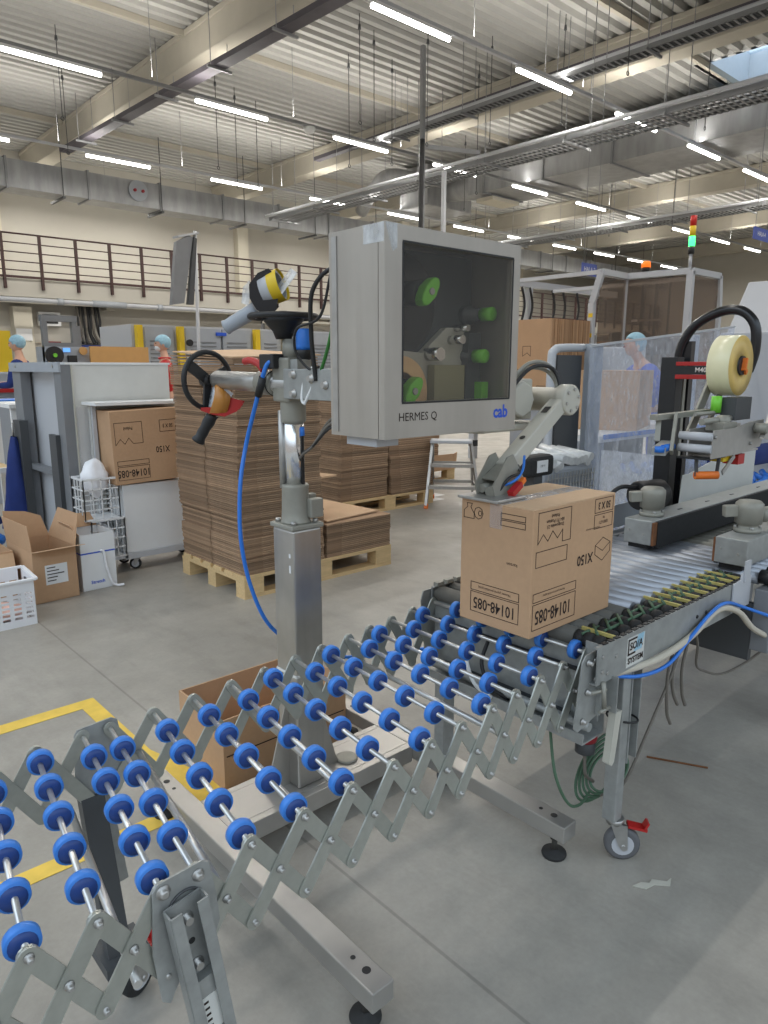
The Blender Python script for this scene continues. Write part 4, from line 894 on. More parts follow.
# red arm
a = MB(); a.box(3.275, 3.36, 1.38, 1.60, 1.385, 1.403); a.box(3.275, 3.36, 1.38, 1.60, 1.325, 1.345); ra = a.build('red_arm', 'red', cs, bevel=0.002)
B(3.280, 3.34, 1.38, 1.60, 1.346, 1.384).build('arm_channel', 'black', ra)
lettering('M400', (3.2785, 1.475, 1.366), (0, -1, 0), (0, 0, 1), 0.030, 'redtext', ra, wide=1.0, bold=0.02)
# tape roll
tr_ = MB(); TC = (3.11, 1.33, 1.385)
tr_.lathe(TC, (0, -1, 0), [(0, 0.042), (0, 0.122), (0.002, 0.124), (0.088, 0.124), (0.09, 0.122)], n=44, caps=False); tro = tr_.build('tape_roll', 'tape', cs)
MB().lathe((TC[0], TC[1]-0.0895, TC[2]), (0, -1, 0), [(0, 0.1215), (0.001, 0.1215), (0.001, 0.04), (0, 0.04)], n=44, caps=False).build('roll_side', 'tapeside', tro)
MB().lathe((TC[0], TC[1], TC[2]), (0, -1, 0), [(-0.01, 0.04), (0.098, 0.04)], n=10).build('roll_hub', 'black', tro)
MB().bar((TC[0]-0.01, TC[1]-0.10, TC[2]-0.02), (TC[0]+0.0, TC[1]-0.10, TC[2]+0.03), 0.012, 0.03).bar((TC[0]+0.02, TC[1]-0.10, TC[2]-0.02), (TC[0]+0.03, TC[1]-0.10, TC[2]-0.03), 0.012, 0.02).build('hub_clip', 'orange', tro)
MB().bar((3.11, 1.32, 1.385), (3.33, 1.34, 1.385), 0.02, 0.03, up=(0, 1, 0)).build('roll_axle', 'steel', cs)
# sealing head
hp = MB(); hp.prism([(2.655, 1.045), (2.90, 1.045), (3.105, 1.060), (3.13, 1.09), (3.12, 1.17), (3.0, 1.168), (2.85, 1.150), (2.66, 1.150)], (0, 1.135, 0), (1, 0, 0), (0, 0, 1), 0.005)
hpo = hp.build('head_side_plate', 'steel', cs)
hp = MB(); hp.prism([(2.655, 1.05), (3.105, 1.06), (3.12, 1.15), (2.66, 1.15)], (0, 1.225, 0), (1, 0, 0), (0, 0, 1), 0.005); hp.box(2.70, 3.10, 1.137, 1.223, 1.046, 1.052); hp.build('head_side_plate', 'steel', cs)
MB().cyl((2.665, 1.135, 1.125), (2.665, 1.262, 1.125), 0.016).cyl((2.66, 1.135, 1.080), (2.66, 1.262, 1.080), 0.016).build('press_roller', 'palegrey', cs)
B(2.64, 2.80, 1.14, 1.26, 1.040, 1.046).build('black_pad', 'rubber', cs)
for x in (2.67, 3.0): MB().lathe((x, 1.132, 1.125 if x < 2.8 else 1.06+.02), (0, -1, 0), [(0, 0.007), (0.008, 0.006)], n=8).build('bolt', 'steel', hpo)
st_ = MB(); st_.bar((2.90, 1.34, 1.10), (3.11, 1.345, 1.36), 0.010, 0.05, up=(0.6, 0, -0.6)); st_.bar((2.98, 1.30, 1.14), (3.12, 1.31, 1.30), 0.010, 0.03, up=(0.6, 0, -0.6)); st_.build('head_strut', 'castgrey', cs)
st_ = MB(); st_.prism([(3.02, 1.10), (3.11, 1.09), (3.30, 1.35), (3.30, 1.46), (3.20, 1.36), (3.08, 1.17)], (0, 1.10, 0), (1, 0, 0), (0, 0, 1), 0.02); st_.build('right_strut', 'steel', cs)
MB().cyl((3.03, 1.08, 1.14), (3.03, 1.13, 1.14), 0.02).build('right_pivot', 'castgrey', cs)
m_ = MB(); m_.cyl((2.75, 1.25, 1.20), (3.05, 1.25, 1.20), 0.008); m_.cyl((2.70, 1.20, 1.175), (2.98, 1.20, 1.18), 0.012); m_.lathe((2.86, 1.19, 1.15), (0, 0, 1), [(0, 0.03), (0.03, 0.03), (0.045, 0.02)], n=14); m_.box(2.78, 2.90, 1.15, 1.22, 1.14, 1.17); m_.build('head_linkage', 'castgrey', cs)
MB().cyl((2.93, 1.25, 1.20), (2.93, 1.25, 1.265), 0.02, n=14).build('green_cylinder', 'green', cs)
B(2.95, 3.10, 1.18, 1.24, 1.17, 1.26).build('black_bracket', 'darkgrey', cs)
st_ = MB(); st_.bar((2.62, 1.27, 1.06), (2.70, 1.30, 1.20), 0.012, 0.035); st_.bar((2.60, 1.34, 1.19), (2.98, 1.30, 1.20), 0.035, 0.02); st_.bar((2.62, 1.33, 1.10), (2.64, 1.34, 1.18), 0.02, 0.02); st_.build('head_bracket', 'castgrey', cs)
MB().bar((2.58, 1.30, 1.065), (3.29, 1.62, 1.02), 0.05, 0.03).build('cross_carrier', 'galv', cs)
m_ = MB(); m_.cyl((2.60, 1.295, 1.075), (2.66, 1.285, 1.080), 0.014); m_.lathe((2.585, 1.30, 1.062), (0, 0, 1), [(0, 0.02), (0.022, 0.02)], n=6); m_.build('blue_knob', 'bluehose', cs)
m_ = MB(); m_.bar((2.66, 1.19, 1.045), (2.66, 1.185, 0.975), 0.006, 0.012); m_.bar((2.74, 1.14, 1.045), (2.73, 1.14, 0.975), 0.006, 0.012); m_.build('pendulum_hanger', 'darkgrey', cs)
MB().cyl((2.66, 1.19, 0.978), (2.73, 1.135, 0.978), 0.015).build('red_press_block', 'orange', cs)
B(2.80, 2.90, 1.15, 1.20, 1.02, 1.04).build('yellow_block', 'yellow', cs); B(2.92, 2.98, 1.14, 1.20, 1.0, 1.04).build('red_block', 'red', cs)
MB().bar((2.78, 1.14, 0.98), (2.88, 1.14, 1.04), 0.004, 0.02).build('knife_holder', 'steel', cs)
# hose arch
MB().tube([(3.42, 1.655, 1.25), (3.42, 1.66, 1.40), (3.42, 1.64, 1.50), (3.42, 1.58, 1.58), (3.42, 1.47, 1.63), (3.42, 1.38, 1.625), (3.42, 1.32, 1.56), (3.42, 1.31, 1.45), (3.42, 1.33, 1.36)], 0.022, n=12).build('corrugated_hose', 'blackgloss', cs)
# white side guard plate of the bed
m_ = MB(); m_.prism([(3.12, 0.72), (3.95, 0.72), (3.95, 0.96), (3.55, 0.96), (3.20, 0.90), (3.14, 0.90)], (0, 1.46, 0), (1, 0, 0), (0, 0, 1), 0.004); m_.build('guard_plate', 'offwhite', cs)
B(2.55, 3.12, 1.555, 1.56, 0.70, 0.80).build('guard_plate', 'lightgrey', cs)
# machine hood at the right edge
hd2 = thing('machine_cabinet', (5.9, 2.4, 0), 'tall pale grey machine cabinet with a yellow panel at the right edge of the photo', 'machine')
m_ = MB(); m_.prism([(5.35, 0.0), (6.6, 0.0), (6.6, 2.0), (5.75, 2.0), (5.45, 1.62), (5.35, 1.62)], (0, 2.05, 0), (1, 0, 0), (0, 0, 1), 0.5); m_.build('hood', 'palegrey', hd2, bevel=0.01)
m_ = MB(); m_.prism([(5.36, 1.60), (5.70, 1.66), (5.70, 1.42), (5.42, 1.45)], (0, 1.795, 0), (1, 0, 0), (0, 0, 1), 0.006); m_.build('yellow_panel', 'yellow', hd2)
B(5.36, 5.9, 1.788, 1.799, 0.9, 1.36).build('blue_grey_door', 'stickerblue', hd2)
# ------------------------------------------------------------------ transparent guard
gd = thing('safety_guard', (3.9, 2.12, 0), 'scratched transparent safety guard with pale metal posts behind the carton and sealer', 'guard')
m_ = MB(); m_.prism([(3.345, 0.30), (5.1, 0.30), (5.1, 1.642), (3.345, 1.482)], (0, 2.10, 0), (1, 0, 0), (0, 0, 1), 0.004); m_.build('clear_panel', 'plexi', gd)
MB().bar((3.345, 2.10, 1.486), (5.1, 2.10, 1.646), 0.012, 0.012).build('panel_edge', 'palegrey', gd)
B(3.40, 3.50, 2.115, 2.17, 0.0, 1.50).build('post', 'lightgrey', gd, bevel=0.004); B(4.55, 4.63, 2.115, 2.17, 0.0, 1.58).build('post', 'palegrey', gd, bevel=0.004)
MB().tube([(3.12, 2.18, 0.0), (3.12, 2.18, 1.0), (3.12, 2.18, 1.40), (3.14, 2.18, 1.46), (3.20, 2.18, 1.475), (3.40, 2.18, 1.48)], 0.022, n=10, sub=4).build('side_frame', 'palegrey', gd)
B(3.16, 3.38, 2.17, 2.19, 0.75, 1.44).build('dark_infill', 'darkgrey', gd)
# black controller with film-wrapped machine behind the carton
vm = thing('boxed_drive_motor', (2.49, 1.8, 0.6), 'black rounded drive motor with white rating plate behind the carton', 'motor')
B(2.40, 2.58, 1.76, 1.84, 0.925, 1.015).build('motor_housing', 'rubber', vm, bevel=0.018)
B(2.45, 2.525, 1.757, 1.7595, 0.945, 0.995).build('rating_plate', 'white', vm); lettering('230 V', (2.487, 1.7565, 0.972), (1, 0, 0), (0, 0, 1), 0.014, 'ink', vm)
B(2.46, 2.52, 1.78, 1.83, 0.0, 0.925).build('support_post', 'darkgrey', vm)
fw_ = thing('film_wrapped_machine', (3.2, 1.95, 0), 'low machine wrapped in clear crinkled film behind the black motor', 'machine')
B(2.68, 3.08, 1.88, 2.09, 0.0, 0.93).build('body', 'lightgrey', fw_, bevel=0.02)
mat('film', S(205, 206, 205), 0.25, noise=0.15, nscale=30, bump=1.0)
m_ = MB(); rng_ = random.Random(3)
for q in range(14): m_.cyl((2.68 + q*0.028, 1.87, 0.92 + rng_.random()*0.04), (2.70 + q*0.028, 2.08, 0.95 + rng_.random()*0.05), 0.02, n=8)
m_.build('film_wrap', 'film', fw_)
mg = MB()
for q in range(16): mg.cyl((2.69 + q*0.025, 1.865, 0.45), (2.69 + q*0.025, 1.865, 0.90), 0.003, n=5)
for q in range(14): mg.cyl((2.68, 1.865, 0.46 + q*0.032), (3.07, 1.865, 0.46 + q*0.032), 0.003, n=5)
mg.build('wire_mesh', 'steel', fw_)
# ------------------------------------------------------------------ table behind the guard
tb_ = thing('packing_table', (5.7, 3.2, 0), 'packing table with bright blue edge strip behind the transparent guard', 'table')
B(4.95, 6.9, 2.98, 3.6, 0.80, 0.85).build('table_top', 'white', tb_); B(5.0, 6.9, 2.965, 2.98, 0.825, 0.86).build('blue_edge', 'bluehose', tb_)
for x in (5.0, 6.8):
    for y in (3.0, 3.5): B(x, x+0.05, y, y+0.05, 0, 0.80).build('leg', 'lightgrey', tb_)
cr = thing('clear_parts_crate', (5.55, 2.6, 0), 'clear crate full of wire spray parts with blue caps under the blue-edged table', 'crate')
m_ = MB(); m_.box(4.85, 6.3, 2.40, 2.41, 0.12, 0.76); m_.box(4.85, 4.86, 2.41, 2.90, 0.12, 0.76); m_.box(6.29, 6.3, 2.41, 2.90, 0.12, 0.76); m_.build('crate_wall', 'clearplastic', cr)
B(4.84, 6.31, 2.39, 2.91, 0.0, 0.12).build('crate_base', 'navy', cr)
first = None
rr = random.Random(5); n_ = 0
for i in range(9):
    for j in range(3):
        for l in range(2):
            x = 4.95 + i*0.15 + rr.random()*0.03; y = 2.50 + j*0.14; z = 0.121 + l*0.28
            if first is None:
                t = empty('spray_nozzle', (0, 0, 0))
                MB().cyl((0, 0, 0), (0, 0, 0.20), 0.014, n=8).tube([(0.0, 0, 0.16), (0.03, 0.0, 0.18), (0.04, 0.02, 0.08)], 0.006, n=6).build('stem', 'castgrey', t)
                MB().cyl((-0.02, 0, 0.20), (0.05, 0, 0.235), 0.020, n=10).build('blue_cap', 'bluehose', t); first = t; o = t
            else: o = copy_tree(first)
            o.location = (x, y, z); o.rotation_euler = (0, 0, rr.random()*6)
            tag(o, 'grey spray nozzle with a blue cap standing in the clear crate under the table', 'nozzle', 'blue-capped nozzles in the clear crate')
for i in range(14):
    o = copy_tree(first); o.location = (4.62 + (i % 7)*0.11, 1.72 + (i//7)*0.11, 0.44); o.rotation_euler = (0, 0, rr.random()*6)
    tag(o, 'grey spray nozzle with a blue cap on the shelf at the right edge', 'nozzle', 'blue-capped nozzles behind the sealer')
sh = thing('parts_shelf', (5.0, 1.8, 0), 'low white shelf with blue-capped nozzles behind the sealer at the right edge', 'shelf')
B(4.5, 5.3, 1.64, 1.95, 0.40, 0.44).build('shelf_board', 'white', sh)
for x in (4.52, 5.24):
    for y in (1.66, 1.90): B(x, x+0.04, y, y+0.04, 0, 0.40).build('leg', 'white', sh)
tag(MB().cyl((4.55, 1.9, 0.80), (5.3, 1.85, 0.80), 0.07, n=20).box(4.9, 4.96, 1.84, 1.90, 0.441, 0.74).build('film_roll', 'navy'), 'dark blue film roll lying above the nozzle shelf at the right edge', 'film roll')
ct = thing('carton', (5.9, 3.3, 0.85), 'large pale brown carton standing cornerwise on the table behind the guard', 'box')
m_ = MB(); R_ = Matrix.Translation((5.86, 3.42, 0.851)) @ Matrix.Rotation(math.radians(20), 4, 'Z'); m_.box(-0.40, 0.40, -0.28, 0.28, 0, 0.50, R_); m_.build('carton_body', 'cardboard', ct, bevel=0.004)
# cable chain and under-conveyor cables
def cable(name, pts, r, m, label, cat='cable', **k): return tag(MB().tube(pts, r, n=8).build(name, m), label, cat, **k)
cable('air_hose', [(1.60, 0.91, 0.585), (1.72, 0.872, 0.560), (1.86, 0.862, 0.555), (1.98, 0.86, 0.60), (2.10, 0.86, 0.645), (2.22, 0.862, 0.655), (2.36, 0.855, 0.61), (2.50, 0.76, 0.545), (2.6, 0.72, 0.49)], 0.0055, 'bluehose', 'blue air hose slung under the side rail of the roller conveyor', 'hose')
cable('power_cable', [(1.62, 0.90, 0.585), (1.80, 0.868, 0.585), (2.00, 0.866, 0.60), (2.18, 0.866, 0.642), (2.30, 0.85, 0.61), (2.40, 0.83, 0.53), (2.55, 0.78, 0.46), (2.70, 0.72, 0.43)], 0.010, 'beigecable', 'thick beige cable bundle under the side rail of the roller conveyor')
cable('power_cable', [(1.95, 0.87, 0.585), (1.93, 0.88, 0.50), (1.86, 0.90, 0.35), (1.78, 0.92, 0.20), (1.76, 0.95, 0.16), (1.73, 0.97, 0.15)], 0.0045, 'greycable', 'long grey cable hanging down to the coil by the caster leg')
for k, (x, z, w_) in enumerate(((1.94, 0.33, 0.03), (1.97, 0.38, 0.04), (2.03, 0.36, 0.03))):
    cable('cable_loop', [(x-0.02, 0.875, 0.585), (x-0.035, 0.88, 0.50), (x-0.01, 0.885, z+0.05), (x+w_*0.6, 0.885, z)], 0.0048, 'greycable', ('leftmost','middle','rightmost')[k] + ' of three dark cables dangling under the conveyor side rail')
cable('power_cable', [(2.06, 0.875, 0.59), (2.09, 0.88, 0.54), (2.14, 0.90, 0.46), (2.25, 0.92, 0.40), (2.42, 0.93, 0.335), (2.55, 0.90, 0.35), (2.7, 0.85, 0.42)], 0.004, 'greycable', 'thin dark cable sagging from the rail towards the sealer')
cl_ = MB()
for q in range(5):
    cl_.tube([(1.80 + (0.095+q*0.006)*math.cos(u_*PI/6), 0.985 + 0.008*q + 0.03*math.sin(u_*PI/6), 0.195 + (0.034+q*0.007)*math.sin(u_*PI/6 + q*0.15) + 0.012*math.cos(u_*PI/6)) for u_ in range(13)], 0.0042, n=7, sub=3)
tag(cl_.build('cable_coil', 'greenbelt'), 'green cable wound in a loose coil behind the caster leg', 'cable')
cable('power_cable', [(1.57, 1.05, 0.42), (1.52, 0.99, 0.30), (1.56, 0.97, 0.20), (1.64, 0.98, 0.155), (1.72, 1.0, 0.15)], 0.0042, 'greenbelt', 'green cable drooping in a curve from the conveyor end to the coil')
pg = thing('power_plug', (1.66, 1.02, 0.3), 'red and grey industrial power plug hanging under the conveyor end', 'plug')
MB().lathe((1.64, 0.975, 0.40), (0, 0, -1), [(0, 0.030), (0.03, 0.032), (0.04, 0.030)], n=18).build('red_sleeve', 'redcable', pg)
MB().lathe((1.64, 0.975, 0.36), (0, 0, -1), [(0, 0.028), (0.035, 0.028), (0.045, 0.012)], n=18).build('plug_body', 'darkgrey', pg)
MB().tube([(1.64, 0.975, 0.32), (1.65, 0.975, 0.25), (1.72, 0.99, 0.19)], 0.005).build('cord', 'greycable', pg)
tag(MB().prism([(0,0),(0.03,0.008),(0.05,0.0),(0.065,0.012),(0.10,-0.004),(0.12,0.006),(0.10,-0.02),(0.06,-0.008),(0.03,-0.018)], (1.63, 0.80, 0.003), (0.85, -0.5, 0), (0.5, 0.85, 0), 0.003).build('torn_paper', 'beige'), 'torn scrap of grey paper lying on the floor near the caster', 'litter')
tag(MB().bar((2.27, 1.10, 0.004), (2.36, 0.92, 0.004), 0.005, 0.005).build('stick', 'rustbrown'), 'thin dark stick lying on the floor under the roller conveyor', 'litter')
# looped cable and bag under the conveyor junction
m_ = MB(); m_.tube([(1.44, 1.20, 0.60), (1.43, 1.18, 0.55), (1.42, 1.19, 0.47)], 0.006); 
cable('white_cable', [(1.52, 1.30, 0.60), (1.48, 1.28, 0.55), (1.47, 1.24, 0.49), (1.50, 1.20, 0.45)], 0.006, 'white', 'white cable hanging below the carton between the two conveyors')
cable('black_cable', [(1.54, 1.25, 0.60), (1.50, 1.24, 0.54), (1.50, 1.20, 0.48), (1.53, 1.16, 0.45)], 0.006, 'black', 'black cable hanging below the carton between the two conveyors')
# ------------------------------------------------------------------ pallets and flattened cartons
def pallet(x0, y0, label, group=None, L=1.2, Wd=0.8):
    t = thing('pallet', (x0 + L/2, y0 + Wd/2, 0), label, 'pallet')
    for yy in (y0, y0 + Wd/2 - 0.05, y0 + Wd - 0.1): B(x0, x0+L, yy, yy+0.1, 0, 0.022).build('bottom_board', 'wood', t)
    for xx in (x0, x0 + L/2 - 0.07, x0 + L - 0.14):
        for yy in (y0, y0 + Wd/2 - 0.05, y0 + Wd - 0.1): B(xx, xx+0.14, yy, yy+0.1, 0.022, 0.10).build('block', 'wood', t, bevel=0.003)
    for xx in (x0, x0 + L/2 - 0.07, x0 + L - 0.14): B(xx, xx+0.14, y0, y0+Wd, 0.10, 0.122).build('stringer_board', 'wood', t)
    n = 6
    for k in range(n):
        w = 0.10 if k else 0.13; yy = y0 + k*(Wd - 0.12)/(n-1); B(x0, x0+L, yy, yy+w, 0.122, 0.144).build('deck_board', 'wood', t, bevel=0.002)
    return t
sheetmesh = {}
mat('sheetlip', S(196, 168, 138), 0.9, noise=0.08, nscale=14, rnd=0.25)
def flat_carton(w, d, t, key):
    if key not in sheetmesh:
        m_ = MB(); h = t*0.46
        # a folded carton: two layers with flap slots
        for k in (0, 1):
            z0 = k*(t - h)
            m_.box(0, w, 0, d*0.495, z0, z0+h); m_.box(0, w*0.998, d*0.505, d, z0, z0+h)
        m_.box(0.004, w-0.004, 0.004, d-0.004, h, t-h)
        nb = len(m_.f); m_.box(w*0.22, w*0.985, -0.0025, 0.02, t*0.70, t*0.86); m_.box(-0.0015, 0.01, d*0.06, d*0.46, t*0.30, t*0.40)
        me = bpy.data.meshes.new('flattened_carton'); me.from_pydata([tuple(v) for v in m_.v], [], m_.f); me.update(); me.materials.append(MATS['sheetboard']); me.materials.append(MATS['sheetlip'])
        for p_ in me.polygons:
            if p_.index >= nb: p_.material_index = 1
        sheetmesh[key] = me
    return bpy.data.objects.new('flattened_carton', sheetmesh[key])
rs = random.Random(11)
def pile(x0, y0, w, d, z0, z1, t, key, label, group, jit=0.006, drift=(0, 0)):
    z = z0; n = 0
    while z + t <= z1 + 1e-6:
        o = flat_carton(w, d, t - 0.0022, key); col.objects.link(o); f = (z - z0)/(z1 - z0)
        # bundles of ten keep together, each bundle slightly shifted
        b = n//9; rb = random.Random(b*7 + int(x0*100))
        bx = rb.uniform(-1, 1)*jit*1.5; by = rb.uniform(-1, 1)*jit*1.5
        o.location = (x0 + bx + rs.uniform(-1, 1)*jit*0.5 + drift[0]*f, y0 + by + rs.uniform(-1, 1)*jit*0.5 + drift[1]*f, z)
        tag(o, label, 'flattened carton', group); z += t; n += 1
    return z
pallet(2.13, 3.61, 'pine pallet under the tall and low piles of flattened cartons behind the column')
T1 = 0.0125
zt = pile(2.14, 3.62, 0.60, 0.78, 0.145, 1.40, T1, 'a', 'flattened brown carton in the tall pile on the nearest pallet', 'flattened cartons of the tall pile on the nearest pallet', jit=0.008, drift=(-0.02, 0.0))
zl = pile(2.765, 3.62, 0.56, 0.76, 0.145, 0.375, T1, 'b', 'flattened brown carton in the low pile on the nearest pallet', 'flattened cartons of the low pile on the nearest pallet', jit=0.004)
for q in range(3):
    o = MB().prism([(0, 0), (0.60, 0), (0.60, 0.78), (0, 0.78)], (2.125, 3.63, zt + 0.006 + q*0.011), (1, 0, 0.012*q), (0, 1, 0.012*(q+1)), 0.008).build('flattened_carton', 'sheetboard'); tag(o, 'flattened brown carton slightly lifted just below the pale top sheet of the tall pile', 'flattened carton', 'lifted cartons at the top of the tall pile')
o = MB().prism([(0, 0), (0.62, -0.01), (0.60, 0.80), (0.02, 0.78)], (2.13, 3.64, zt + 0.038), (1, 0, 0.035), (0, 1, 0.055), 0.008).build('flattened_carton', 'cardboardlight'); tag(o, 'pale topmost carton sheet lying slightly tilted on the tall pile', 'flattened carton')
o = MB().prism([(0, 0), (0.50, 0.05), (0.46, 0.66), (0.05, 0.62)], (2.80, 3.66, zl + 0.0085), (1, 0, 0.0), (0, 1, 0.0), 0.008).build('flattened_carton', 'cardboardlight'); tag(o, 'pale topmost carton sheet on the low pile beside the tall pile', 'flattened carton')
o = MB().prism([(0, 0), (0.34, 0.02), (0.10, 0.42), (0, 0.42)], (2.75, 3.90, 0.62), (1, 0, 0.02), (0, 1, 0.1), 0.012).box(2.75, 2.78, 3.9, 4.2, zl+0.02, 0.61).build('carton_sheet', 'cardboardlight'); tag(o, 'loose pale carton sheet jutting out between tall and low pile', 'carton sheet')
pallet(4.05, 5.05, 'pine pallet under the middle pile of flattened cartons below the printer')
pile(4.06, 5.07, 0.58, 0.76, 0.145, 1.30, 0.021, 'c', 'flattened brown carton in the left pile on the middle pallet', 'flattened cartons of the left pile on the middle pallet', jit=0.008)
pile(4.66, 5.07, 0.58, 0.76, 0.145, 1.12, 0.021, 'd', 'flattened brown carton in the right pile on the middle pallet', 'flattened cartons of the right pile on the middle pallet', jit=0.008)
pallet(5.42, 6.00, 'pine pallet under the farthest pile of flattened cartons near the stepladder')
pile(5.45, 6.02, 0.90, 0.76, 0.30, 1.10, 0.024, 'e', 'flattened brown carton in the farthest pile near the stepladder', 'flattened cartons of the farthest pile', jit=0.006)
m_ = MB(); m_.box(5.44, 6.5, 5.92, 5.94, 0.146, 0.33); m_.box(5.44, 6.36, 6.04, 6.78, 0.146, 0.298); m_.prism([(0, 0), (0.06, 0.0), (0.08, 0.20), (0.02, 0.18)], (6.49, 5.93, 0.146), (1, -0.1, 0), (0, 0, 1), 0.01); m_.build('open_tray_box', 'cardboard')
tag(bpy.data.objects['open_tray_box'], 'shallow open cardboard tray under the farthest pile of flattened cartons', 'box')
tag(MB().box(5.20, 5.48, 5.10, 5.30, 0.0005, 0.002).box(5.38, 5.66, 5.26, 5.46, 0.002, 0.0035).build('paper_sheets', 'white'), 'white paper sheets lying on the floor near the stepladder', 'paper')
# ------------------------------------------------------------------ stepladder
ld = thing('stepladder', (5.4, 4.8, 0), 'small three-step aluminium stepladder with orange feet beyond the printer', 'stepladder')
fl, fr, bl, br = Vector((4.95, 4.86, 0)), Vector((5.30, 4.46, 0)), Vector((5.42, 5.22, 0)), Vector((5.70, 4.90, 0))
tl, trr = Vector((5.17, 4.99, 0.63)), Vector((5.42, 4.70, 0.63))
sdv = (trr - tl).normalized()
for a, b in ((fl, tl), (fr, trr), (bl, tl + Vector((0.06, 0.05, 0))), (br, trr + Vector((0.06, 0.05, 0)))):
    le = MB().bar(a + Vector((0, 0, 0.03)), b, 0.025, 0.035).build('leg', 'steel', ld)
    MB().bar(a, a + (b-a).normalized()*0.05, 0.034, 0.044).build('foot_cap', 'orange', le)
for f in (0.33, 0.66):
    p = fl.lerp(tl, f); q = fr.lerp(trr, f); MB().bar(p, q, 0.10, 0.03).build('step', 'steel', ld)
    p = bl.lerp(tl, f); q = br.lerp(trr, f); MB().bar(p, q, 0.02, 0.03).build('rear_rung', 'steel', ld)
    MB().bar(fl.lerp(tl, f*0.9), bl.lerp(tl, f), 0.006, 0.02).build('side_stay', 'black', ld); MB().bar(fr.lerp(trr, f*0.9), br.lerp(trr, f), 0.006, 0.02).build('side_stay', 'black', ld)
MB().bar(tl - sdv*0.02 + Vector((0.03, 0.03, 0.015)), trr + sdv*0.02 + Vector((0.03, 0.03, 0.015)), 0.22, 0.03).build('top_step', 'palegrey', ld, bevel=0.005)
B(5.43, 5.50, 4.68, 4.74, 0.60, 0.66).build('corner_joint', 'black', ld)
# ------------------------------------------------------------------ left side: panel trolley
pt = thing('panel_partition', (2.0, 5.5, 0), 'tall white partition with dark grey metal frame at the left behind the open cartons', 'partition')
B(1.70, 2.39, 5.0, 5.03, 0.10, 1.395).build('front_board', 'offwhite', pt)
B(1.66, 2.40, 4.995, 6.12, 1.395, 1.41).build('top_board', 'white', pt)
B(1.72, 1.74, 5.03, 6.05, 0.10, 1.395).build('inner_sheet', 'palegrey', pt)
B(1.63, 1.70, 5.0, 5.14, 0.02, 1.395).build('frame_post', 'midgrey', pt); B(1.60, 1.63, 5.12, 5.26, 0.02, 0.92).build('frame_stiffener', 'darkgrey', pt)
B(1.63, 1.70, 5.90, 6.10, 0.02, 1.395).build('frame_post', 'midgrey', pt); B(1.58, 1.64, 5.86, 6.02, 0.02, 0.98).build('frame_stiffener', 'darkgrey', pt)
B(1.64, 1.695, 5.14, 5.90, 0.61, 0.65).build('frame_rail', 'midgrey', pt); B(1.615, 1.63, 4.99, 6.12, 1.345, 1.412).build('top_rail', 'lightgrey', pt)
for y in (5.1, 5.95): MB().cyl((1.610, y, 1.385), (1.615, y, 1.385), 0.012, n=8).build('screw', 'steel', pt)
B(1.695, 1.702, 4.985, 5.0, 0.10, 1.395).build('edge_trim', 'beige', pt)
# white cabinet trolley with cartons
wc = thing('white_trolley', (2.1, 4.85, 0), 'white metal trolley cabinet on black castors carrying a carton, left of the pallet', 'trolley')
B(1.86, 2.42, 4.68, 4.94, 0.13, 0.60).build('cabinet_body', 'white', wc, bevel=0.004)
B(1.84, 2.44, 4.66, 4.96, 0.09, 0.13).build('base_frame', 'palegrey', wc)
B(1.78, 2.44, 4.94, 4.975, 0.13, 1.13).build('back_panel', 'offwhite', wc)
B(1.74, 2.44, 4.72, 4.975, 1.13, 1.15).build('top_shelf', 'white', wc)
B(1.78, 1.805, 4.90, 4.925, 0.13, 1.13).build('corner_post', 'palegrey', wc); 
B(1.42, 1.86, 4.66, 4.96, 0.10, 0.12).build('lower_shelf', 'palegrey', wc)
B(1.70, 1.80, 4.95, 4.96, 0.12, 1.12).build('side_glass', 'thinclear', wc)
for x in (1.93, 2.38, 1.46): caster(wc, (x, 4.72, 0.04), 0.04, 2.6, 0.025, topz=0.09, tire='rubber')
for x in (1.93, 2.38): caster(wc, (x, 4.92, 0.04), 0.04, 2.6, 0.025, topz=0.09, tire='rubber')
def wire_basket(x0, x1, y0, y1, z0, z1, label, nx=4, nz=4):
    t = thing('wire_basket', ((x0+x1)/2, (y0+y1)/2, z0), label, 'basket'); m_ = MB()
    for k in range(nz+1):
        z = z0 + (z1-z0)*k/nz
        for a, b in (((x0,y0),(x1,y0)), ((x1,y0),(x1,y1)), ((x1,y1),(x0,y1)), ((x0,y1),(x0,y0))): m_.bar((a[0],a[1],z), (b[0],b[1],z), 0.006, 0.008 if k < nz else 0.014)
    for k in range(nx+1):
        x = x0 + (x1-x0)*k/nx
        for y in (y0, y1): m_.bar((x,y,z0), (x,y,z1), 0.006, 0.006)
        y = y0 + (y1-y0)*k/nx
        for xx in (x0, x1): m_.bar((xx,y,z0), (xx,y,z1), 0.006, 0.006)
    m_.box(x0, x1, y0, y1, z0, z0+0.004); m_.build('basket_frame', 'white', t); return t
wire_basket(1.60, 1.83, 4.67, 4.88, 0.39, 0.66, 'upper white wire basket filled with a white bag beside the trolley cabinet')
wire_basket(1.63, 1.85, 4.66, 4.86, 0.125, 0.385, 'lower white wire basket with clear bag beside the trolley cabinet')
def bagblob(c, s, label, seed=1):
    m_ = MB().sphere(c, 1.0, s, n=22, m=14); r = random.Random(seed)
    for v in m_.v:
        d = v - Vector(c); k = 1 + 0.10*math.sin(d.x*60+seed) * math.cos(d.y*50) + 0.06*math.sin(d.z*80); v.x = c[0] + d.x*k; v.y = c[1] + d.y*k; v.z = c[2] + d.z*k
    return tag(m_.build('plastic_bag', 'bag'), label, 'bag')
bagblob((1.715, 4.775, 0.655), (0.085, 0.08, 0.125), 'white bag bulging out of the upper wire basket', 1)
bagblob((1.74, 4.76, 0.235), (0.085, 0.08, 0.10), 'clear white bag inside the lower wire basket', 2)
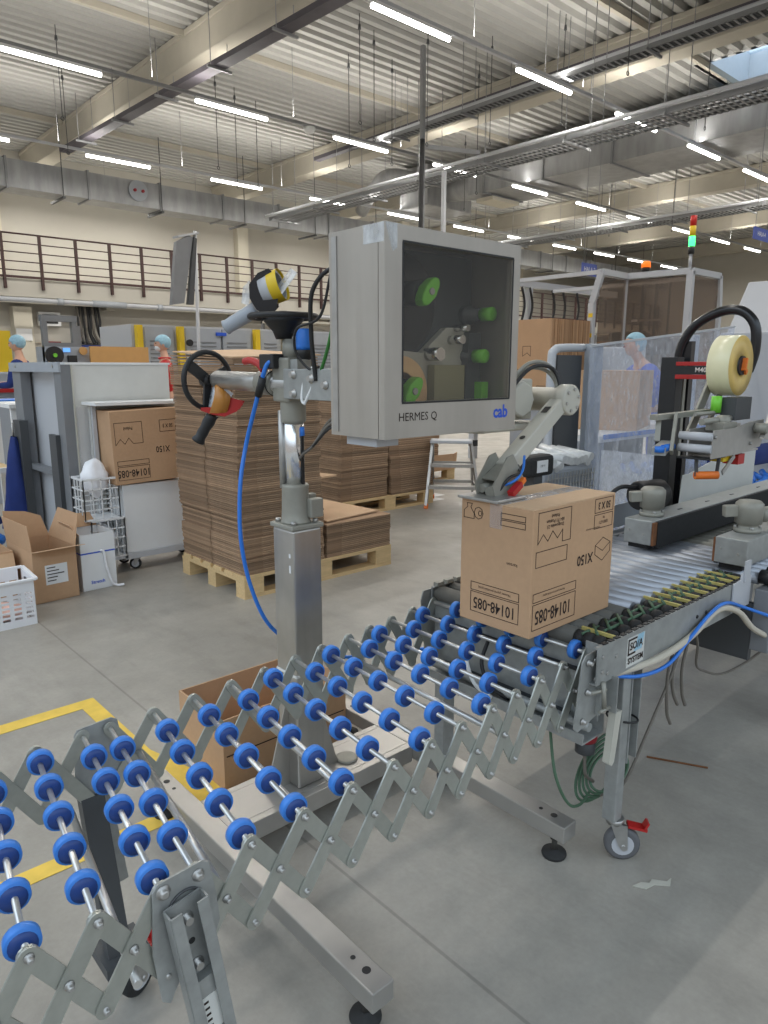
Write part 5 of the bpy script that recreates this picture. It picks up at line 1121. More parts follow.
def printed_carton(x0, y0, z0, w, d, h, rot, tilt, label):
    t = thing('carton', (x0, y0, z0), label, 'box'); t.rotation_euler = (tilt[0], tilt[1], rot)
    body = MB().box(0, w, 0, d, 0, h).build('carton_body', 'cardboard', None, bevel=0.003); c = body.location.copy(); body.parent = t; body.location = c
    a = MB()
    def R(u0, v0, u1, v1): outline_strip(a, [(u0, v0), (u1, v0), (u1, v1), (u0, v1)], (0, -0.0006, 0), (1, 0, 0), (0, 0, 1), 0.003)
    R(w*0.05, h*0.06, w*0.50, h*0.24); R(w*0.05, h*0.26, w*0.5, h*0.32); R(w*0.70, h*0.68, w*0.94, h*0.84)
    outline_strip(a, [(w*0.05, h*0.84), (w*0.05, h*0.54), (w*0.12, h*0.62), (w*0.18, h*0.55), (w*0.24, h*0.63), (w*0.30, h*0.55), (w*0.44, h*0.55), (w*0.44, h*0.84)], (0, -0.0006, 0), (1, 0, 0), (0, 0, 1), 0.003)
    l = a.build('printed_lines', 'ink'); c = l.location.copy(); l.parent = t; l.location = c
    for s_, u, v, sz in (('10148-085', 0.27, 0.15, 0.07), ('X150', 0.72, 0.44, 0.06), ('50 X 3', 0.82, 0.76, 0.035), ('Poland', 0.24, 0.76, 0.03)):
        q = lettering(s_, (w*u, -0.001, h*v), (-1, 0, 0), (0, 0, -1), sz, 'ink', None, name='printed_text', wide=0.75, bold=0.01); me_o = q.location.copy()
        q.parent = t; q.location = me_o
    return t
printed_carton(1.815, 4.665, 0.604, 0.475, 0.26, 0.49, -0.04, (0.0, -0.03), 'large brown carton printed upside down standing on the white trolley cabinet')
# open cartons on the floor
def open_carton(x0, y0, w, d, h, rot, label, m='cardboard', flaps=True, inner='cardboarddark', t_=0.005):
    t = thing('open_carton', (x0, y0, 0), label, 'box'); t.rotation_euler = (0, 0, rot)
    def put(mb, n, mm):
        o = mb.build(n, mm); c = o.location.copy(); o.parent = t; o.location = c; return o
    b = MB(); b.box(0, w, 0, t_, 0, h); b.box(0, w, d-t_, d, 0, h); b.box(0, t_, t_, d-t_, 0, h); b.box(w-t_, w, t_, d-t_, 0, h); b.box(0, w, 0, d, 0.001, t_)
    put(b, 'carton_body', m)
    return t, put
t, put = open_carton(1.17, 4.36, 0.255, 0.42, 0.315, 0.06, 'open brown carton with a white address label and raised flaps on the floor')
put(MB().prism([(0, 0), (0.255, 0), (0.275, 0.10), (0.0, 0.11)], (0, -0.0, 0.316), (1, 0, 0), (0, -0.97, 0.22), 0.004), 'front_flap', 'cardboardlight')
put(MB().prism([(0, 0), (0.255, 0), (0.22, 0.13), (0.13, 0.17), (0.0, 0.19)], (0, 0.417, 0.316), (1, 0, 0), (0, 0.1, 1), 0.004), 'back_flap', 'cardboard')
put(MB().prism([(0, 0), (0.42, 0), (0.42, 0.16), (0.0, 0.16)], (0.002, 0.0, 0.316), (0, 1, 0), (-0.08, 0, 1), 0.004), 'side_flap', 'cardboard')
put(MB().prism([(0, 0), (0.42, 0), (0.36, 0.19), (0.06, 0.19)], (0.253, 0.0, 0.316), (0, 1, 0), (0.30, 0, 1), 0.004), 'side_flap', 'cardboard')
lb_ = put(MB().box(0.065, 0.195, -0.0016, -0.0004, 0.105, 0.225), 'address_label', 'white')
m_ = MB()
for k in range(5): m_.box(0.075, 0.075 + (0.05, 0.07, 0.10, 0.06, 0.05)[k], -0.0024, -0.0017, 0.205 - k*0.020, 0.211 - k*0.020)
put(m_, 'label_print', 'ink')
t, put = open_carton(1.465, 4.42, 0.215, 0.26, 0.36, 0.03, 'open white printed carton with blue stripe next to the brown open carton', m='white')
put(MB().box(-0.0008, 0.2158, -0.0012, -0.0002, 0.235, 0.244), 'blue_stripe', 'bluetext'); put(MB().box(-0.0012, -0.0002, 0, 0.26, 0.235, 0.244), 'blue_stripe', 'bluetext')
put(MB().prism([(0, 0), (0.21, 0), (0.19, 0.10), (0.03, 0.10)], (0.002, 0.25, 0.361), (1, 0, 0), (0, 0.6, 0.8), 0.003), 'back_flap', 'cardboard')
put(MB().prism([(0, 0), (0.25, 0), (0.22, 0.08), (0.03, 0.08)], (0.0, 0.0, 0.361), (0, 1, 0), (-0.5, 0, 0.8), 0.003), 'side_flap', 'cardboardlight')
put(MB().box(0.01, 0.205, 0.01, 0.25, 0.27, 0.275), 'contents', 'cardboarddark')
put(MB().tube([(0.12, -0.008, 0.25), (0.14, -0.012, 0.235), (0.15, -0.016, 0.14), (0.175, -0.02, 0.04), (0.20, -0.03, 0.012), (0.24, -0.05, 0.012)], 0.008), 'tape_tail', 'bag')
q = lettering('Stretch', (0.095, -0.0015, 0.05), (1, 0, 0), (0, 0, 1), 0.03, 'bluetext', None, name='printed_text', bold=0.02); c_ = q.location.copy(); q.parent = t; q.location = c_
t, put = open_carton(0.85, 4.55, 0.27, 0.36, 0.30, 0.02, 'brown open carton cut by the left edge behind the white crate')
put(MB().prism([(0, 0), (0.27, 0), (0.25, 0.12), (0.02, 0.12)], (0, 0.36, 0.301), (1, 0, 0), (0, 0.3, 1), 0.004), 'back_flap', 'cardboard'); put(MB().prism([(0, 0), (0.27, 0), (0.27, 0.10), (0.0, 0.10)], (0, -0.002, 0.29), (1, 0, 0), (0, -0.3, -1), 0.004), 'front_flap', 'cardboardlight')
# white plastic crate
pc = thing('plastic_crate', (0.9, 4.2, 0), 'white slotted plastic laundry crate on the floor at the left edge', 'crate')
cx0, cx1, cy0, cy1, ch_ = 0.66, 1.075, 4.03, 4.32, 0.255
fr_ = MB()
def slotted(mb, a, b, z0, z1, ns, nz, t=0.004):
    a = Vector(a); b = Vector(b); d = b - a; n = Vector((-d.y, d.x, 0)).normalized()
    def pl(u0, u1, v0, v1):
        p = a + d*((u0+u1)/2); mb.bar(a + d*u0 + Vector((0, 0, (v0+v1)/2)), a + d*u1 + Vector((0, 0, (v0+v1)/2)), t, v1-v0)
    H = z1 - z0
    pl(0, 1, z0, z0+H*0.16); pl(0, 1, z1-H*0.22, z1)
    hz = H*0.62/nz
    for k in range(nz): 
        zb = z0 + H*0.16 + k*hz
        pl(0, 1, zb + hz*0.55, zb + hz)
        for j in range(ns+1):
            u = j/ns; pl(max(0, u - 0.18/ns), min(1, u + 0.18/ns), zb, zb + hz*0.56)
slotted(fr_, (cx0, cy0, 0), (cx1, cy0, 0), 0.0, ch_, 7, 6); slotted(fr_, (cx1, cy0, 0), (cx1+0.02, cy1, 0), 0, ch_, 5, 6); slotted(fr_, (cx1, cy1, 0), (cx0, cy1, 0), 0, ch_, 7, 6); slotted(fr_, (cx0, cy1, 0), (cx0, cy0, 0), 0, ch_, 5, 6)
fr_.box(cx0, cx1, cy0, cy1, 0.001, 0.006); fr_.build('crate_body', 'crateplastic', pc)
m_ = MB()
for a, b in (((cx0-0.01, cy0-0.01), (cx1+0.012, cy0-0.01)), ((cx1+0.012, cy0-0.01), (cx1+0.03, cy1+0.01)), ((cx1+0.03, cy1+0.01), (cx0-0.01, cy1+0.01)), ((cx0-0.01, cy1+0.01), (cx0-0.01, cy0-0.01))):
    m_.bar((a[0], a[1], ch_), (b[0], b[1], ch_), 0.022, 0.014)
m_.build('crate_rim', 'crateplastic', pc, bevel=0.003)
B(cx1+0.004, cx1+0.012, cy0+0.09, cy0+0.19, 0.195, 0.225).build('hand_hole', 'darkgrey', pc)
m_ = MB().sphere(((cx0+cx1)/2, (cy0+cy1)/2, 0.06), 1, (0.19, 0.125, 0.05), n=20, m=10); tag(m_.build('plastic_bag', 'pinkstuff'), 'pinkish film bag filling the bottom of the white slotted crate', 'bag')
# brown carton under the skate-wheel conveyor
bt = thing('open_carton', (1.25, 1.95, 0), 'open brown cardboard bin standing on the floor behind the stand column', 'box')
m_ = MB(); bx0, bx1, by0, by1, bh = 1.036, 1.55, 1.93, 2.235, 0.253
m_.box(bx0, bx1, by0, by0+0.006, 0, bh); m_.box(bx0, bx1, by1-0.006, by1, 0, bh); m_.box(bx0, bx0+0.006, by0+0.006, by1-0.006, 0, bh); m_.box(bx1-0.006, bx1, by0+0.006, by1-0.006, 0, bh); m_.box(bx0+0.006, bx1-0.006, by0+0.006, by1-0.006, 0.001, 0.006); m_.build('carton_body', 'cardboard', bt)
m_ = MB(); m_.box(bx0+0.01, bx1-0.01, by0-0.0012, by0-0.0004, 0.12, 0.124); m_.build('flap_seam', 'ink', bt)
# ------------------------------------------------------------------ left background
gz = thing('hanging_garment', (1.55, 5.75, 0), 'dark blue work coat hanging against the white rack left of the partition', 'garment')
m_ = MB(); hz_ = [(0.95, 0.02, 0.05), (0.80, 0.06, 0.07), (0.60, 0.10, 0.08), (0.40, 0.13, 0.09), (0.16, 0.17, 0.10)]
vs = []; n = 18
for (z, rx, ry) in hz_:
    for i in range(n):
        t_ = 2*PI*i/n; k = 1 + 0.12*math.sin(t_*5 + z*6); vs.append((1.56 + 0.8*rx*k*math.cos(t_), 5.98 + ry*k*math.sin(t_), z*0.9))
m_.add(vs, [(a*n+i, a*n+(i+1) % n, (a+1)*n+(i+1) % n, (a+1)*n+i) for a in range(4) for i in range(n)], True); m_.build('coat', 'navy', gz)
MB().cyl((1.56, 5.98, 0.84), (1.56, 5.98, 0.96), 0.008).build('hook', 'steel', gz)
gz2 = thing('hanging_garment', (1.1, 5.4, 0), 'dark blue work coat cut off by the left edge beside the white rack', 'garment')
m_ = MB(); vs = []
for (z, rx, ry) in ((0.75, 0.03, 0.05), (0.6, 0.08, 0.08), (0.42, 0.13, 0.1), (0.3, 0.15, 0.1)):
    for i in range(n):
        t_ = 2*PI*i/n; k = 1 + 0.12*math.sin(t_*5 + z*6); vs.append((1.13 + rx*k*math.cos(t_), 5.45 + ry*k*math.sin(t_), z))
m_.add(vs, [(a*n+i, a*n+(i+1) % n, (a+1)*n+(i+1) % n, (a+1)*n+i) for a in range(3) for i in range(n)], True); m_.build('coat', 'navy', gz2)
MB().cyl((1.13, 5.45, 0.74), (1.13, 5.45, 0.86), 0.006).build('hook', 'steel', gz2)
wr = thing('white_rack', (1.5, 6.0, 0), 'white tubular rack with coats between the left edge and the partition', 'rack')
for x, y in ((1.62, 6.20), (1.62, 6.70), (0.95, 6.20), (0.95, 6.70)): B(x, x+0.04, y, y+0.04, 0, 1.06).build('post', 'white', wr)
B(0.95, 1.68, 6.18, 6.76, 1.06, 1.09) if False else B(1.60, 1.95, 6.16, 6.76, 1.06, 1.09).build('top_panel', 'white', wr); B(0.95, 1.62, 6.20, 6.24, 0.55, 0.59).build('cross_rail', 'white', wr); B(0.97, 1.62, 6.24, 6.7, 0.55, 0.58).build('shelf', 'wood', wr)
tag(MB().sphere((1.14, 5.3, 0.22), 1, (0.13, 0.1, 0.06), n=16, m=10).build('cloth_bundle', 'bluehose'), 'bright blue crumpled cloth bundle lying at the left edge', 'cloth')
pb = thing('blue_parts_bin', (1.5, 8.0, 0), 'clear bin of small blue-capped parts at the left edge behind the rack', 'bin')
B(1.4, 2.3, 8.0, 8.4, 0.0, 1.0).build('bin_body', 'lightgrey', pb); B(1.4, 2.3, 7.99, 8.41, 1.0, 1.05).build('blue_rim', 'bluehose', pb)
# packaging line at the left wall
lm = thing('wrapping_machine', (2.6, 12.2, 0), 'grey machine bed with yellow control housing at the far left behind the worker', 'machine')
B(1.2, 4.2, 12.6, 13.6, 0.0, 1.30).build('machine_body', 'lightgrey', lm, bevel=0.02); B(1.2, 4.2, 12.55, 12.60, 0.98, 1.04).build('red_strip', 'red', lm); B(1.2, 4.2, 12.5, 12.58, 0.35, 0.9).build('dark_panel', 'midgrey', lm)
B(2.7, 3.45, 12.8, 13.4, 1.30, 1.95).build('yellow_housing', 'yellow', lm); B(2.9, 3.2, 12.75, 12.80, 1.45, 1.85).build('black_head', 'black', lm)
gm = thing('label_applicator_machine', (3.8, 11.5, 0), 'grey framed machine with a round black reel and blue screen above the partition', 'machine')
m_ = MB(); m_.box(3.55, 3.62, 11.5, 11.6, 1.0, 2.12); m_.box(3.98, 4.05, 11.5, 11.6, 1.0, 2.12); m_.box(3.54, 4.06, 11.49, 11.61, 2.05, 2.14); m_.box(3.62, 3.98, 11.5, 11.6, 1.68, 1.74); m_.box(4.06, 4.12, 11.55, 11.62, 1.0, 2.0); m_.build('frame', 'midgrey', gm)
B(3.55, 4.2, 11.45, 11.9, 0.0, 1.68).build('machine_body', 'lightgrey', gm)
r_ = MB().lathe((3.66, 11.44, 1.55), (0, -1, 0), [(0, 0.13), (0.05, 0.13)], n=24).build('reel', 'black', gm); MB().cyl((3.66, 11.37, 1.55), (3.66, 11.39, 1.55), 0.03).build('reel_knob', 'green', gm)
MB().lathe((3.62, 11.44, 1.37), (0, -1, 0), [(0, 0.10), (0.05, 0.10)], n=20).build('label_reel', 'paperroll', gm)
B(3.80, 3.90, 11.43, 11.45, 1.60, 1.66).build('screen', 'screenblue', gm); B(3.85, 3.97, 11.36, 11.44, 1.40, 1.55).build('head', 'black', gm)
MB().lathe((4.08, 11.42, 1.62), (0, -1, 0), [(0, 0.06), (0.04, 0.06)], n=16).build('small_reel', 'woodpanel', gm)
tag(B(4.15, 5.08, 11.30, 11.34, 0.9, 1.69).build('wood_board', 'woodpanel'), 'flat brown board standing behind the white partition', 'board')
tag(B(3.62, 3.85, 20.55, 20.6, 0.0, 0.0).build('tmp', 'red') if False else B(6.4, 6.80, 20.58, 20.63, 1.4, 2.05).build('fire_cabinet', 'redcable'), 'dark red fire cabinet on the wall behind the worker', 'cabinet')
tag(B(5.62, 6.0, 20.29, 20.31, 2.05, 2.35).build('wall_notice', 'white'), 'white notice sheet on the column beside the worker', 'notice')
ac = thing('wall_unit', (6.9, 21.2, 2.6), 'white wall-mounted unit with dark window under the mezzanine at left', 'wall unit')
B(6.25, 6.80, 20.45, 20.63, 2.45, 2.80).build('unit_body', 'white', ac); B(6.33, 6.72, 20.43, 20.449, 2.51, 2.74).build('dark_window', 'black', ac)
cb = thing('cable_bundle', (7.5, 20.4, 2.2), 'thick bundle of black cables dropping from the mezzanine to a blue-edged cabinet', 'cables')
rc_ = random.Random(2)
for k in range(9):
    x = 7.2 + k*0.07; MB().tube([(x, 20.35, 3.0), (x + rc_.uniform(-.05,.05), 20.35, 2.6), (x + rc_.uniform(-.03,.08), 20.35, 2.25), (x + 0.25*k/9 , 20.3, 2.0)], 0.035, n=6).build('cable', 'black' if k % 3 else 'greycable', cb)
ec = thing('electrical_cabinet', (7.6, 20.4, 0), 'pale electrical cabinet with a blue top edge under the cable bundle', 'cabinet')
B(7.0, 8.3, 20.2, 20.62, 0, 1.88).build('cabinet_body', 'offwhite', ec); B(6.85, 8.4, 20.1, 20.62, 1.88, 1.96).build('blue_top', 'navy', ec); B(7.6, 7.62, 20.18, 20.2, 0.1, 1.85).build('door_gap', 'darkgrey', ec)
# grey machine doors with yellow posts
mf = thing('fenced_machine', (7, 12.3, 0), 'row of pale grey louvred machine doors with yellow light-curtain posts', 'machine')
for x in (5.22, 5.98, 7.55, 8.22): B(x, x+0.10, 12.0, 12.12, 0, 2.08).build('yellow_post', 'yellow', mf); 
for x in (6.05, 8.28): MB().lathe((x+0.10, 11.98, 1.80), (0, -1, 0), [(0, 0.06), (0.05, 0.06)], n=12).build('black_knob', 'black', mf)
for (xa, xb) in ((5.40, 5.92), (6.16, 6.85), (6.90, 7.50), (7.72, 8.18), (8.40, 9.9)):
    p = B(xa, xb, 12.10, 12.16, 0.0, 2.06).build('door_panel', 'lightgrey', mf); m_ = MB(); z = 0.9
    while z < 1.85: m_.box(xa+0.08, xb-0.10, 12.08, 12.10, z, z+0.018); z += 0.07
    m_.build('louvres', 'midgrey', p)
B(6.75, 6.95, 12.05, 12.09, 1.94, 2.0).build('blue_tag', 'bluetext', mf); B(6.80, 7.0, 11.9, 12.05, 1.40, 1.62).build('black_box', 'black', mf)
for (xa, xb) in ((5.2, 9.9),): B(xa, xb, 12.2, 13.6, 0, 2.1).build('machine_body', 'palegrey', mf)
# folded conveyor hanging by the mezzanine
fd = thing('folded_roller_curtain', (6.2, 12.6, 2.4), 'grey folded ribbed panel leaning against a thin post by the mezzanine railing', 'panel')
MB().cyl((6.02, 11.45, 0), (6.09, 11.45, 3.60), 0.03, n=8).build('post', 'palegrey', fd)
m_ = MB(); m_.prism([(5.56, 2.38), (5.78, 2.42), (6.00, 3.48), (5.92, 3.50), (5.70, 3.38)], (0, 11.4, 0), (1, 0, 0), (0, 0, 1), 0.10); m_.build('ribbed_panel', 'midgrey', fd)
m_ = MB(); m_.prism([(5.83, 2.40), (5.93, 2.40), (6.05, 3.46), (6.0, 3.48)], (0, 11.35, 0), (1, 0, 0), (0, 0, 1), 0.08); m_.build('ribbed_panel', 'darkgrey', fd)
MB().bar((5.72, 11.42, 3.46), (6.10, 11.42, 3.56), 0.2, 0.03).build('top_cap', 'palegrey', fd)
# ------------------------------------------------------------------ right background
mat('cardboardstrip', S(160, 126, 94), 0.9, noise=0.05, nscale=10, rnd=0.25)
sb = thing('pallet', (7.76, 5.4, 0), 'wooden crate base under the upright bundle of flattened cartons', 'pallet')
B(7.45, 8.22, 5.12, 5.8, 0, 0.95).build('crate_body', 'lightgrey', sb)
k = 0; x = 7.38
while x < 8.20:
    w = 0.030
    o = MB().box(0, w - 0.001, 0, 0.53, 0, 1.0).build('flattened_carton', 'cardboardstrip' if k else 'cardboard')
    o.location = (x + w/2, 5.45 + rs.uniform(-.01, .01), 0.951); o.rotation_euler = (0, rs.uniform(-0.001, 0.001), 0)
    if k == 0: tag(o, 'front printed carton of the upright flattened bundle right of the printer', 'flattened carton')
    else: tag(o, 'flattened brown carton standing on edge in the upright bundle right of the printer', 'flattened carton', 'flattened cartons standing on edge in the upright bundle')
    if k == 0:
        a = MB(); outline_strip(a, [(0.12, 0.70), (0.12, 0.58), (0.19, 0.62), (0.24, 0.58), (0.24, 0.70)], (7.379, 5.71, 0.93), (0, -1, 0), (0, 0, 1), 0.006)
        outline_strip(a, [(0.05, 0.42), (0.35, 0.42)], (7.379, 5.71, 0.93), (0, -1, 0), (0, 0, 1), 0.006, closed=False)
        outline_strip(a, [(0.35, 0.15), (0.35, 0.22), (0.55, 0.22), (0.55, 0.15)], (7.379, 5.71, 0.93), (0, -1, 0), (0, 0, 1), 0.006, closed=True)
        a.build('printed_lines', 'ink', o)
    x += w; k += 1
# enclosure
en = thing('machine_enclosure', (9.3, 4.8, 0), 'tall aluminium-framed machine enclosure with brown smoked panes and beacon lights on top', 'machine enclosure')
E1, E2, E3, E4 = (8.30, 5.12), (8.98, 5.15), (9.05, 4.32), (9.85, 4.32); ZT = 2.55
def fbar(a, b, w=0.075): return MB().bar(a, b, w, w).build('frame_profile', 'palegrey', en)
fbar((E1[0], E1[1]+0.10, 0), (E1[0], E1[1]+0.10, 2.18)); fbar((E1[0], E1[1]+0.10, 2.18), (E1[0]+0.02, E1[1], ZT)); fbar((E1[0], E1[1], ZT), (E2[0], E2[1], ZT)); fbar((E2[0], E2[1], ZT), (E3[0], E3[1], ZT)); fbar((E2[0], E2[1], 0), (E2[0], E2[1], ZT), 0.05)
fbar((E3[0], E3[1], 0), (E3[0], E3[1], ZT)); fbar((E3[0], E3[1], ZT), (E4[0], E4[1], ZT)); fbar((E4[0], E4[1], ZT), (E4[0]+0.06, E4[1], 2.15)); fbar((E4[0]+0.06, E4[1], 0), (E4[0]+0.06, E4[1], 2.15))
fbar((E1[0], E1[1], ZT), (E1[0], 6.9, ZT), 0.05); fbar((E4[0], E4[1], ZT), (E4[0], 6.9, ZT), 0.05)
MB().bar((E1[0]+0.03, E1[1]+0.02, 1.50), (E2[0], E2[1], 1.50), 0.01, 2.0).build('smoked_pane', 'smokedguard', en)
MB().bar((E2[0], E2[1], 1.50), (E3[0], E3[1], 1.50), 0.01, 2.0).build('smoked_pane', 'smokedguard', en)
MB().bar((E3[0], E3[1], 1.50), (E4[0], E4[1], 1.50), 0.01, 2.0).build('smoked_pane', 'smokedguard', en)
for (y, w) in ((4.98, 0.04), (4.80, 0.03), (4.62, 0.02)): B(9.15, 9.15+w, y, y+w, 0.5, 2.45).build('inner_post', 'black', en)
MB().bar((9.0, 5.05, 1.98), (9.05, 4.66, 1.98), 0.02, 0.03).build('inner_rail', 'white', en); MB().bar((9.0, 5.10, 2.48), (9.05, 4.66, 2.48), 0.02, 0.03).build('inner_rail', 'white', en)
B(8.6, 10.2, 5.4, 6.6, 0.0, 1.30).build('inner_machine', 'darkgrey', en); 
m_ = MB(); m_.prism([(0, 0), (1.0, 0.0), (0.9, 0.18), (0.6, 0.26), (0.3, 0.22), (0.0, 0.30)], (9.2, 5.2, 1.55), (1, 0, 0), (0, 0, 1), 0.5); m_.build('inner_cover', 'darkgrey', en)
B(8.12, 8.42, 4.5, 5.0, 1.30, 1.62).build('control_box', 'palegrey', en, bevel=0.02)
m_ = MB().lathe((9.0, 4.90, ZT+0.04), (0, 0, 1), [(0, 0.05), (0.05, 0.05)], n=12).build('beacon_base', 'black', en); MB().lathe((9.0, 4.90, ZT+0.09), (0, 0, 1), [(0, 0.06), (0.07, 0.055), (0.08, 0.03)], n=14).build('amber_beacon', 'lampamber', en)
MB().cyl((9.05, 4.34, ZT+0.04), (9.05, 4.34, ZT+0.20), 0.02).build('signal_stem', 'palegrey', en)
for z, mm, n_ in ((0.20, 'black', 'lamp_base'), (0.29, 'lampgreen', 'green_lamp'), (0.41, 'lampyellow', 'yellow_lamp'), (0.53, 'lampred', 'red_lamp')): MB().cyl((9.05, 4.34, ZT+z), (9.05, 4.34, ZT+z+(0.09 if z == .2 else 0.118)), 0.038, n=14).build(n_, mm, en)
for z in (1.75, 2.0): B(E1[0]-0.045, E1[0]-0.04, E1[1]+0.06, E1[1]+0.12, z, z+0.05).build('warning_sticker', 'yellow', en)
# white machine frame with hanging hoses behind the carton bundle
wf = thing('hose_gantry', (8.5, 7.4, 0), 'pale metal gantry frame with dangling black hoses behind the upright carton bundle', 'machine frame')
MB().bar((8.2, 7.2, 2.66), (12.2, 7.2, 2.66), 0.08, 0.10).build('top_beam', 'palegrey', wf); 
for x in (8.35, 9.6): MB().bar((x, 7.2, 0), (x, 7.2, 2.62), 0.10, 0.10).build('post', 'palegrey', wf)
MB().bar((8.2, 7.25, 2.0), (12, 7.25, 2.0), 0.06, 0.05).build('mid_rail', 'beige', wf)
for x in (9.0, 9.3, 9.5, 10.1, 10.4, 10.8): MB().tube([(x, 7.1, 2.6), (x+0.08, 7.1, 2.3), (x - 0.06, 7.1, 1.9)], 0.02, n=6).build('hose', 'black', wf)
B(8.5, 8.9, 7.4, 7.45, 2.05, 2.45).build('notice_board', 'offwhite', wf); B(9.05, 9.5, 7.5, 7.55, 2.2, 2.5).build('red_notice', 'redcable', wf); B(8.9, 9.4, 7.15, 7.2, 2.02, 2.10).build('green_box', 'green', wf)
for (x, y, z, w, lab) in ((10.6, 6.75, 2.83, 0.42, 'small blue hanging sign above the left corner of the machine enclosure'), (13.1, 5.1, 3.45, 0.62, 'blue hanging sign near the right edge below the roof')):
    sg = thing('hanging_sign', (x, y, z), lab, 'sign')
    b = B(x - w/2, x + w/2, y, y+0.02, z, z+0.19).build('sign_board', 'signblue', sg)
    lettering('HALA 2' if w < 0.5 else 'HALA 4', (x, y-0.001, z+0.095), (1, 0, 0), (0, 0, 1), 0.10, 'white', b, bold=0.01)
    for s2 in (-0.4, 0.4): MB().cyl((x + w*s2, y+0.01, z+0.19), (x + w*s2, y+0.01, CZ), 0.006, n=5).build('sign_wire', 'trayzinc', sg)
# distant shelving and machines under the mezzanine
fs = random.Random(9)
for k in range(7):
    x = 11.5 + k*3.6; y = 17.0 - k*0.4
    t = thing('storage_rack', (x, y, 0), '%s storage rack from the left in the distance under the mezzanine' % ordn[k], 'rack')
    for xx in (x, x+3.2):
        for yy in (y, y+0.9): B(xx, xx+0.08, yy, yy+0.08, 0, 2.7).build('upright', 'midgrey', t)
    for z in (0.9, 1.8, 2.6): B(x, x+3.28, y, y+0.98, z, z+0.06).build('shelf', 'beige', t)
    for j in range(5):
        z = 0.96 if j % 2 else 1.86
        cbx = B(x+0.15+j*0.62, x+0.62+j*0.62, y+0.1, y+0.8, z+0.001, z+0.40+fs.random()*0.2).build('storage_box', ('cardboard', 'offwhite', 'cardboarddark')[j % 3]); tag(cbx, 'storage box on the %s distant rack, number row %s' % (ordn[k], ('lower','upper')[z > 1]) if False else '%s box from the left on the %s distant rack' % (ordn[j], ordn[k]), 'box', 'boxes on the distant racks')
# ------------------------------------------------------------------ people
def skinned(name, J, chains, m, parent, sub=1):
    names = list(J); idx = {k: i for i, k in enumerate(names)}
    verts = [J[k][0] for k in names]; edges = []
    for c in chains:
        for a, b in zip(c, c[1:]): edges.append((idx[a], idx[b]))
    used = sorted({i for e in edges for i in e}); remap = {o: n for n, o in enumerate(used)}
    me = bpy.data.meshes.new(name); me.from_pydata([verts[i] for i in used], [(remap[a], remap[b]) for a, b in edges], [])
    ob = bpy.data.objects.new(name, me); col.objects.link(ob); ob.parent = parent
    s = ob.modifiers.new('skin', 'SKIN'); s.use_smooth_shade = True
    for i, o in enumerate(used):
        r = J[names[o]][1]; r = (r, r) if not isinstance(r, tuple) else r
        me.skin_vertices[0].data[i].radius = r; me.skin_vertices[0].data[i].use_root = (i == 0)
    sb_ = ob.modifiers.new('sub', 'SUBSURF'); sb_.levels = sub; sb_.render_levels = sub
    me.materials.append(MATS[m]); return ob
